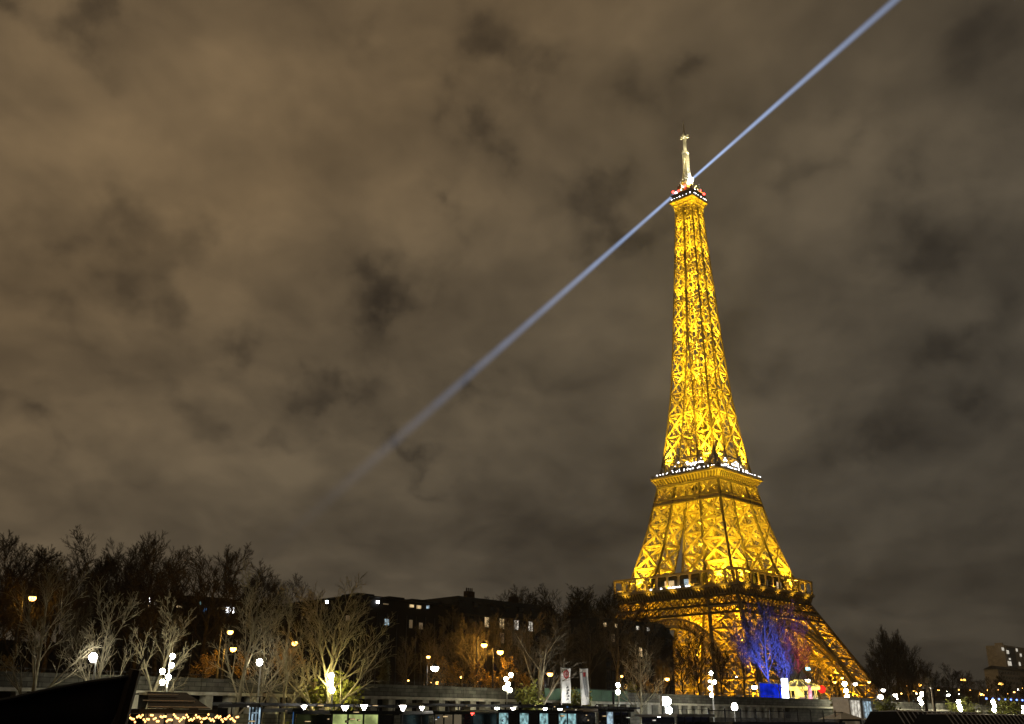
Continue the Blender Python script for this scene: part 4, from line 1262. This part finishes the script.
for i in range(10):
    a = 2 * pi * i / 10
    MB().beam((3.3 * cos(a), 3.3 * sin(a), .35), (3.3 * cos(a), 3.3 * sin(a), 3.4), .07).build('horse_pole', M['c_yellow'], root)
    hb = MB(); ca, sa = cos(a + pi / 2), sin(a + pi / 2)
    c0 = Vector((3.3 * cos(a), 3.3 * sin(a), 1.35)); dr = Vector((ca, sa, 0))
    hb.beam(c0 - dr * .5, c0 + dr * .45, .42, .34, 8); hb.beam(c0 + dr * .4, c0 + dr * .75 + Vector((0, 0, .5)), .26, .17, 6); hb.beam(c0 + dr * .7 + Vector((0, 0, .5)), c0 + dr * 1.0 + Vector((0, 0, .32)), .19, .12, 6)
    for (e, g_) in ((-.4, -.25), (-.4, .1), (.4, .25), (.4, .5)): hb.beam(c0 + dr * e, c0 + dr * (e + g_ * .8) + Vector((0, 0, -.65)), .12, .07, 5)
    hb.build('horse', M['white'], root)
MB().ball((1.2, -4.25, 3.0), .75, 10, 6).build('red_lamp', M['c_red'], root)
MB().box(-3.6, -2.5, -4.0, -3.8, .4, 3.6).build('pink_panel', M['c_pink'], root)

p0, p1 = base(762, 101, STREET + .13, 700), base(784, 101, STREET + .13, 700); Lw = s_of(p1) - s_of(p0)
H = ztop(p0, 684) - STREET
root = empty('event_screen', p0, BANK, 'glowing deep blue event panel left of the carousel', 'light panel')
MB().box(0, Lw, 0, .25, .3, H).build('panel', M['screen_blue'], root)
MB().box(-.1, Lw + .1, .26, .5, 0, H + .15).build('back_frame', M['grey'], root)
for x in (.5, Lw - .5): MB().box(x - .06, x + .06, .5, 1.6, 0, .2).build('foot', M['iron'], root)
p0 = base(785, 100.5, STREET + .13, 700); H = ztop(p0, 679) - STREET
root = empty('light_totem', p0, BANK, 'dazzling white upright light totem between blue panel and carousel', 'light panel')
MB().box(-.35, 1.0, -.35, .35, .2, H).build('lit_column', M['screen_white'], root); MB().box(-.5, 1.15, -.5, .5, 0, .2).build('plinth', M['grey'], root)
p0 = at(808, 669, 118); root = empty('lit_sign', Vector((p0.x, p0.y, STREET)), BANK, 'small pale blue lit sign on a pole above the carousel', 'sign')
MB().frustum((0, .1), .07, .06, 0, p0.z - STREET, 8).build('pole', M['iron'], root)
h_ = p0.z - STREET
MB().box(-.95, -.08, -.1, .05, h_ - .3, h_ + .35).box(.08, .95, -.1, .05, h_ - .3, h_ + .35).build('panel', glow('sign_cyan', (.45, .85, 1), 3), root)

# ---------------------------------------------------------------- kiosks on the lower quay
def kiosk(u0, u1, vt, q, label, mwall, lit, roof='grey', tent=False, cat='kiosk', name='kiosk'):
    p0, p1 = base(u0, q, LOW), base(u1, q, LOW); Lw = s_of(p1) - s_of(p0); H = ztop(p0, vt) - LOW
    root = empty(name, p0, BANK, label, cat)
    hw = H - .25 if not tent else H * .72
    MB().box(0, Lw, 0, 3, 0, hw).build('wall', M[mwall], root)
    if tent:
        b = MB(); c = (Lw / 2, 1.5, H)
        pts = [(-.4, -.5, hw), (Lw + .4, -.5, hw), (Lw + .4, 3.5, hw), (-.4, 3.5, hw)]
        for i in range(4): b.quad(pts[i], pts[(i + 1) % 4], c)
        b.build('roof', M[roof], root)
    else:
        MB().box(-.25, Lw + .25, -.35, 3.2, hw, H).build('roof', M[roof], root)
    if lit:
        w = MB().box(Lw * .12, Lw * .88, -.06, -.01, H * .35, hw - .3).build('window', M[lit], root)
        fb = MB()
        for x in (.12, .37, .63, .88): fb.box(Lw * x - .05, Lw * x + .05, -.12, -.06, H * .35, hw - .3)
        fb.build('frame', M[roof], w)
    MB().box(Lw * .05, Lw * .95, -.3, 0, H * .28, H * .33).build('counter', M[roof], root)
    return root
kiosk(849, 861, 697, 85.5, 'cream kiosk with a bright yellow-white front under the bright lamps', 'canvas', 'w_white', 'white')
kiosk(862, 872, 698, 85.6, 'narrow white booth with two stacked pale panels', 'white', 'w_cool', 'white')
kiosk(880, 907, 712, 80, 'low grey canvas-roofed tent below the yellow bush', 'grey', None, 'canvas', True, 'tent', 'tent')
kiosk(838, 860, 711, 79, 'white parasol-topped stall in front of the cream kiosk', 'boat_dark', 'w_dim', 'canvas', True, 'stall', 'stall')

# dark embankment pillars on the far lower quay
for (u, lb) in ((926, 'left dark pillar standing before the far embankment'), (934, 'right dark pillar standing before the far embankment')):
    p = base(u, 88, LOW); H = ztop(p, 689) - LOW; root = empty('mooring_pillar', p, BANK, lb, 'pillar')
    MB().frustum((0, 0), .32, .28, 0, H, 10).build('shaft', M['bark_dark'], root); MB().frustum((0, 0), .4, .4, H, H + .3, 10).build('cap', M['grey'], root)

# far bridge with blue lights
p0 = sq(330, 86, 0)
root = empty('road_bridge', Vector((p0.x, p0.y, WATER)), BANK - pi / 2 - R(14), 'far bridge with a row of blue lights along its parapet', 'bridge')
Lb = 170
MB().box(0, Lb, 0, 16, 6.2, 8.6).build('deck', M['bridge'], root)
MB().box(0, Lb, -.1, .3, 8.6, 9.7).build('parapet', M['bridge'], root)
for k in range(4):
    x = 12 + k * 40
    MB().box(x, x + 5, -1.5, 17.5, 0, 6.2).frustum((x + 2.5, -1.5), 2.5, 2.5, 0, 5.4, 10).build('pier', M['bridge'], root)
bm = MB().ball((0, 0, 0), .45, 6, 4).mesh('blue_light', M['g_blue'])
for k in range(34): put('blue_light', bm, root, (2 + k * 5, -.35, 9.9))
# lights strung along the far quay road too, as posts with blue heads
for k in range(26):
    p = sq(268 + k * 4.2, 95.3, STREET + 1.05)
    root = empty('parapet_light', p, BANK, 'small blue light on a short stem along the far quay parapet', 'parapet light', 'blue lights along the far quay parapet')
    MB().frustum((0, 0), .06, .06, 0, 1.3, 6).build('stem', M['iron'], root); MB().ball((0, 0, 1.5), .22, 6, 4).build('head', M['g_blue'], root)

# ---------------------------------------------------------------- moored boats along the quay
def tour_boat(u0, u1, q, vroof, label, mm='w_dim', litn=None, dark=True, roofm='boat_dark', rail=True, glassroof=False, seed=1, wdt=7, lo=.1, group=None, hwin=1.5, skip=()):
    p0, p1 = base(u0, q, WATER), base(u1, q, WATER); Lw = s_of(p1) - s_of(p0)
    pm = (p0 + p1) / 2; H = ztop(pm, vroof) - WATER
    root = empty('tour_boat', p0, BANK, label, 'boat', group)
    b = MB(); prof = [(-1.5, .05), (2, .55), (6, .9), (10, 1), (Lw - 6, 1), (Lw - 1, .8), (Lw + .5, .5)]
    if Lw < 18: prof = [(-1.5, .1), (2, .7), (Lw / 2, 1), (Lw + .5, .7)]
    for (x, k), (x2, k2) in zip(prof, prof[1:]):
        i = len(b.v)
        for (xx, kk) in ((x, k), (x2, k2)):
            hy = wdt / 2 * kk
            b.v += [(xx, wdt / 2 - hy, 1.4), (xx, wdt / 2 + hy, 1.4), (xx, wdt / 2 + hy * .8, -.4), (xx, wdt / 2 - hy * .8, -.4)]
        for f in ((0, 4, 5, 1), (1, 5, 6, 2), (2, 6, 7, 3), (3, 7, 4, 0)): b.f.append(tuple(i + j for j in f))
    b.build('hull', M['boat_dark' if dark else 'boat_white'], root)
    x0, x1 = 3, Lw - 1.5
    # cabin with glazed sides
    MB().box(x0, x1, 1.0, wdt - 1.0, 1.4, H - hwin - .4).build('cabin', M[roofm], root)
    MB().box(x0 - .6, x1 + .6, .5, wdt - .5, H - .28, H).build('roof', M[roofm], root)
    n = max(3, int((x1 - x0) / 1.35)); rnd = random.Random(seed)
    fm_ = MB()
    for i in range(n + 1):
        x = x0 + (x1 - x0) * i / n; fm_.box(x - .06, x + .06, .9, 1.02, H - hwin - .4, H - .28)
    fm_.box(x0, x1, .88, 1.0, H - hwin - .48, H - hwin - .36)
    fm_.build('window_frame', M['boat_dark'], root)
    for i in range(n):
        x = x0 + (x1 - x0) * i / n; w_ = (x1 - x0) / n
        on = rnd.random() > lo and i not in skip
        MB().box(x + .09, x + w_ - .09, .97, 1.03, H - hwin - .34, H - .32).build('window', M[mm if on else 'glass_dark'], root)
    MB().box(x0, x1, wdt - 1.1, wdt - 1.04, H - hwin - .4, H - .3).build('far_side', M['glass_dark'], root)
    if rail:
        b = MB(); x = x0
        while x < x1: b.beam((x, .7, H), (x, .7, H + .5), .05); x += 1.6
        b.beam((x0, .7, H + .5), (x1, .7, H + .5), .05); b.build('rail', M['iron'], root)
    if glassroof:
        b = MB(); x = x0
        for k_ in range(3):
            b.beam((x0, .6 + k_ * .7, H + .16 + k_ * .45), (x1 - k_, .6 + k_ * .7, H + .16 + k_ * .45), .07)
        b.build('roof_reflections', M['white'], root)  # white bars stand in for lines of light reflected on the glass
        g = MB(); g.quad((x0, .5, H + .05), (x1, .5, H + .05), (x1 - 1, 2.6, H + 1.25), (x0 + 1, 2.6, H + 1.25)); g.quad((x0 + 1, 2.6, H + 1.25), (x1 - 1, 2.6, H + 1.25), (x1 - 1, wdt - 1, H + 1.1), (x0 + 1, wdt - 1, H + 1.1))
        g.build('glass_roof', M['roofglass'], root)
    return root, p0, H, Lw
M['roofglass'] = mat('roof_glass', (.05, .055, .06), .06, .4, .2, .3, .8)
r1, p0_, H_, L_ = tour_boat(112, 232, 73, 709, 'tour boat with curved glass roof and a string of gold lights behind the bow', 'w_dim', seed=2, rail=False, glassroof=True, lo=.4)
# string lights on that boat
pA, pB = at(113, 718, 71.5), at(238, 718, 71.5)
root = empty('string_lights', Vector((pA.x, pA.y, pA.z)), BANK, 'wavy string of warm golden bulbs along the glass-roofed boat', 'string lights')
Ls = s_of(pB) - s_of(pA); rnd = random.Random(1)
n = 78
pts = [(Ls * i / n, 0, .16 * sin(i * .9) + .10 * sin(i * 2.3) + rnd.uniform(-.04, .04)) for i in range(n + 1)]
MB().path(pts, .03, 4).build('cable', M['iron'], root)
MB_ = MB().ball((0, 0, 0), .08, 6, 4).mesh('bulb', M['g_bulb'])
for pt in pts: put('bulb', MB_, root, pt)
for k in range(5):
    x = Ls * (k + .3) / 5; MB().beam((x, .1, -3), (x, .1, .3), .06).build('pole', M['iron'], root)
tour_boat(236, 274, 74, 703, 'dark boat with pale lit cabin panels right of the gold string lights', 'w_cool', seed=5, lo=.35, rail=True)
tour_boat(272, 316, 76, 708, 'boat with blue curved lit windscreen left of the lime windows', 'w_blue', seed=6, lo=.3, hwin=1.6)
tour_boat(310, 414, 72, 710.5, 'long tour boat with lime-yellow lit windows', 'w_lime', seed=10, lo=.22, hwin=2.4)
tour_boat(418, 480, 76, 711, 'dark boat with a few cream windows beside the red lamp', 'w_dim', seed=12, lo=.45, hwin=1.7)
tour_boat(484, 592, 74, 710, 'tour boat with bright cyan-white windows below the banners', 'w_cyan', seed=15, lo=.25, hwin=2.0)
tour_boat(588, 642, 76, 709, 'boat with blue-white windows left of the white wheelhouse', 'w_cool', seed=18, lo=.55, hwin=1.7)
tour_boat(668, 722, 70, 714, 'grey and white barge with flat wheelhouse roof in front of the floodlight', 'glass_dark', seed=21, lo=0, dark=False, roofm='boat_white', hwin=1.1)
tour_boat(724, 850, 66, 722, 'low dark boat below the right railing', 'w_dim', seed=23, lo=.6, hwin=1.0, rail=False)

# long dark pontoon canopies behind the boats with their small lamps
def canopy(u0, u1, q, v, label):
    p0, p1 = base(u0, q, LOW), base(u1, q, LOW); Lw = s_of(p1) - s_of(p0); H = ztop((p0 + p1) / 2, v) - LOW
    root = empty('pontoon_canopy', p0, BANK, label, 'canopy')
    b = MB().box(0, Lw, 0, 3.2, H - .22, H); b.build('roof', M['boat_dark'], root)
    for k in range(int(Lw / 5) + 1):
        x = min(Lw - .2, k * 5 + .2); MB().frustum((x, .3), .07, .07, 0, H - .22, 6).build('post', M['iron'], root)
    b = MB()
    for k in range(int(Lw / 1.2)): b.beam((k * 1.2, 0, H), (k * 1.2, 3.2, H + .02), .06)
    b.build('ribs', M['iron'], root)
canopy(232, 420, 83, 704, 'long dark flat canopy over the landing stage behind the lime-windowed boat')
canopy(424, 640, 83, 705.5, 'long dark flat canopy over the landing stage below the banners')

def pontoon_lamp(u, v, label, mm='g_small', q=79, r=.24, group=None):
    p = at(u, v, q); root = empty('pontoon_lamp', Vector((p.x, p.y, LOW - .5)), BANK, label, 'lamp', group)
    H = p.z - LOW + .5
    MB().frustum((0, 0), .05, .05, 0, H - r, 6).build('pole', M['iron'], root)
    MB().frustum((0, 0), r * .25, r * 1.15, H - r, H + r * .6, 8).build('lantern', M[mm], root)
    MB().frustum((0, 0), r * 1.3, r * .3, H + r * .6 + .01, H + r * .95, 8).build('cap', M['iron'], root)
gp = 'small white lanterns on the landing stage'
for (u, v, lb, mm) in ((304, 707, 'small white lantern in front of the blue-windscreen boat', 'g_small'), (345, 708, 'warm white lantern below the broad pale tree', 'g_small'),
        (364, 707, 'first white lantern above the lime windows', 'g_small'), (403, 707.5, 'largest white lantern above the lime windows', 'g_small'), (422, 708, 'white lantern at the right end of the lime windows', 'g_small'),
        (472.5, 713, 'red lantern on the landing stage', 'g_red'), (497, 709, 'white lantern left of the cyan windows', 'g_small'), (513, 709, 'white lantern under the big lamp cluster pole', 'g_small'),
        (545, 709.5, 'small white lantern under the forked pale tree', 'g_small'), (560, 710, 'white lantern under the ring-emblem banner', 'g_small'), (659, 717, 'low white lantern beside the white wheelhouse', 'g_small')):
    pontoon_lamp(u, v, lb, mm, r=.30 if u in (403, 345, 364) else .22, group=None if mm == 'g_red' else gp)

# small odd lights on the dark boats
rnd = random.Random(77)
for i in range(34):
    u = rnd.uniform(240, 660); v = rnd.uniform(704, 722)
    p = at(u, v, 71.0 + rnd.uniform(0, 1)); root = empty('deck_light', p, BANK, 'tiny light glinting on the dark decks along the bottom edge', 'deck light', 'tiny lights on the decks')
    mm = rnd.choice(('w_white', 'w_warm', 'w_cool', 'w_blue', 'w_warm', 'w_dim'))
    w_, h_ = rnd.choice((.1, .12, .15, .5)), rnd.uniform(.05, .12)
    MB().box(-w_ / 2, w_ / 2, -.08, .02, -h_ / 2, h_ / 2).build('lens', M[mm], root); MB().box(-w_ / 2 - .05, w_ / 2 + .05, .03, .12, -h_ / 2 - .04, h_ / 2 + .04).build('housing', M['iron'], root)

# dark railing with greenish quay side behind, right part
p0, p1 = base(708, 80, LOW), base(842, 80, LOW); Lw = s_of(p1) - s_of(p0); H = ztop(p0, 710) - LOW
root = empty('quay_railing', p0, BANK, 'dark railing with many thin bars and taller posts along the right landing', 'railing')
b = MB(); b.box(0, Lw, -.05, .05, H - .1, H); b.box(0, Lw, -.04, .04, 1.0, 1.08); b.build('top_rail', M['iron'], root)
b = MB()
k = 0
while k * .35 < Lw: b.beam((k * .35, 0, 1.0), (k * .35, 0, H - .1), .04, caps=False); k += 1
b.build('bars', M['iron'], root)
for k in range(int(Lw / 4) + 1): MB().frustum((k * 4, 0), .09, .09, 0, H + .25, 6).build('post', M['iron'], root)

# covered glass boats at far right: dark roofs crossed by pale ribs
for (u0, u1, q, v, lb) in ((905, 985, 74, 712, 'long low boat roof crossed by many pale slanted ribs, nearer the tower'), (955, 1060, 66, 715, 'long low boat roof crossed by pale ribs at the right corner')):
    p0, p1 = base(u0, q, WATER), base(u1, q, WATER); Lw = s_of(p1) - s_of(p0); H = ztop((p0 + p1) / 2, v) - WATER
    root = empty('glass_boat', p0, BANK, lb, 'boat')
    MB().box(0, Lw, .4, 7.6, -.3, 1.6).build('hull', M['boat_dark'], root)
    b = MB(); pr = [(.3, 1.6), (.6, H * .7), (2.0, H), (6.0, H), (7.4, H * .7), (7.7, 1.6)]
    for (a_, c_) in zip(pr, pr[1:]): b.quad((0, *a_), (Lw, *a_), (Lw, *c_), (0, *c_))
    b.quad(*[(0, *a_) for a_ in pr]); b.quad(*[(Lw, *a_) for a_ in reversed(pr)])
    b.build('glass_roof', M['boat_matt'], root)
    b = MB(); k = 0
    while k * 2.0 < Lw - 1:
        for (a_, c_) in zip(pr[:4], pr[1:4]): b.beam((k * 2.0 + a_[0] * .5, a_[0] - .03, a_[1] + .03), (k * 2.0 + c_[0] * .5, c_[0] - .03, c_[1] + .03), .16)
        k += 1
    b.build('ribs', M['stripe'], root)

# parked cars and vans glimpsed on the far embankment would be hidden; lit sloping ramp wall instead
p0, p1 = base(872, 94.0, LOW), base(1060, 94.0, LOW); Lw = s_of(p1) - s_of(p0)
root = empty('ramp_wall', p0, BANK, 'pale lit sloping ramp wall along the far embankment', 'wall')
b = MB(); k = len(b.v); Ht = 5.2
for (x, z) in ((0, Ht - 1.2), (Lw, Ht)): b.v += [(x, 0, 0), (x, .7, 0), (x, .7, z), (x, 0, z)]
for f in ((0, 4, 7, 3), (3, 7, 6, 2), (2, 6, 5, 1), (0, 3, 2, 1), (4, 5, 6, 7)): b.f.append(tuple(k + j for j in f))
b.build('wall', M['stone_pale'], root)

# ---------------------------------------------------------------- near boat: dark bow at the lower left
def bow():
    yd = 17.0
    def pp(u, v, y):
        d = ray(u, v); return d * (y / d.y)
    tip = pp(134.5, 677.5, yd)
    stem = pp(112, 727, yd + .1)
    root = empty('barge_bow', Vector((tip.x, tip.y, WATER)), 0, 'big dark navy barge bow jutting in at the lower left corner', 'boat')
    O = Vector((tip.x, tip.y, WATER))
    top = [tip, pp(120, 679.5, yd - .1), pp(93, 683, yd - .2), pp(66, 688, yd - .35), pp(40, 693, yd - .5), pp(15, 699, yd - .65), pp(-12, 704, yd - .8), pp(-60, 715, yd - 1.1), pp(-140, 735, yd - 1.6)]
    b = MB(); rows = []
    n = 8
    for i, t in enumerate(top):
        row = []
        for j in range(n + 1):
            k = j / n
            z = t.z + (WATER - t.z) * k
            # the stem rakes back below the tip; flare narrows downwards
            back = (stem - tip); rk = (z - tip.z) / (stem.z - tip.z)
            x = t.x + back.x * min(rk, 3.2) * max(0, 1 - i * .10) + .0
            y = t.y + (1 - (1 - k) ** 2) * .9 * min(1, i * .4)
            row.append(Vector((x, y, z)) - O)
        rows.append(row)
    for i in range(len(rows) - 1):
        for j in range(n): b.quad(rows[i + 1][j], rows[i][j], rows[i][j + 1], rows[i + 1][j + 1])
    # far side of the hull and the deck
    far = [Vector((t.x - .2 - i * .15, t.y + i * 1.0 + .15, t.z)) - O for i, t in enumerate(top)]
    for i in range(len(rows) - 1):
        b.quad(rows[i][0], rows[i + 1][0], far[i + 1] - Vector((0, 0, .25)), far[i] - Vector((0, 0, .25)))
        b.quad(far[i], far[i + 1], Vector((far[i + 1].x, far[i + 1].y, 0)), Vector((far[i].x + (0 if i else (stem.x - tip.x) * 3), far[i].y, 0)))
    o = b.build('hull', M['hull'], root, True)
    weld(o.data)
    # timber stem post
    b = MB(); s0 = Vector((0, 0, .12)); s1 = Vector(((stem.x - tip.x) * 3.2, .15, WATER - tip.z)); 
    b.beam(tip - O + s0, tip - O + s1, .20, .26, 6)
    b.build('stem_post', M['hull_wood'], root)
    # gunwale
    b = MB(); b.path([t - O + Vector((0, 0, .02)) for t in top], .07, 6); b.build('gunwale', M['boat_dark'], root)
    # jack staff leaning forward
    b = MB(); e = pp(147, 651, yd + .2)
    b.beam(tip - O + Vector((-.05, 0, -.1)), e - O, .05, .03, 6); b.build('jackstaff', M['hull_wood'], root)
bow()

# thin river mist over the whole place
b = MB().box(-1500, 1500, -300, 2600, WATER - 2.5, 420)
hz = b.build('haze', M['white'])
hm = bpy.data.materials.new('haze_air'); hm.use_nodes = True
hm.node_tree.nodes.clear()
pv = N(hm.node_tree, 'ShaderNodeVolumePrincipled')
pv.inputs['Color'].default_value = (.9, .9, .92, 1)
pv.inputs['Density'].default_value = .00009
pv.inputs['Anisotropy'].default_value = .4
ho = N(hm.node_tree, 'ShaderNodeOutputMaterial')
hm.node_tree.links.new(pv.outputs[0], ho.inputs['Volume'])
hz.data.materials[0] = hm
tag(hz, kind='stuff')
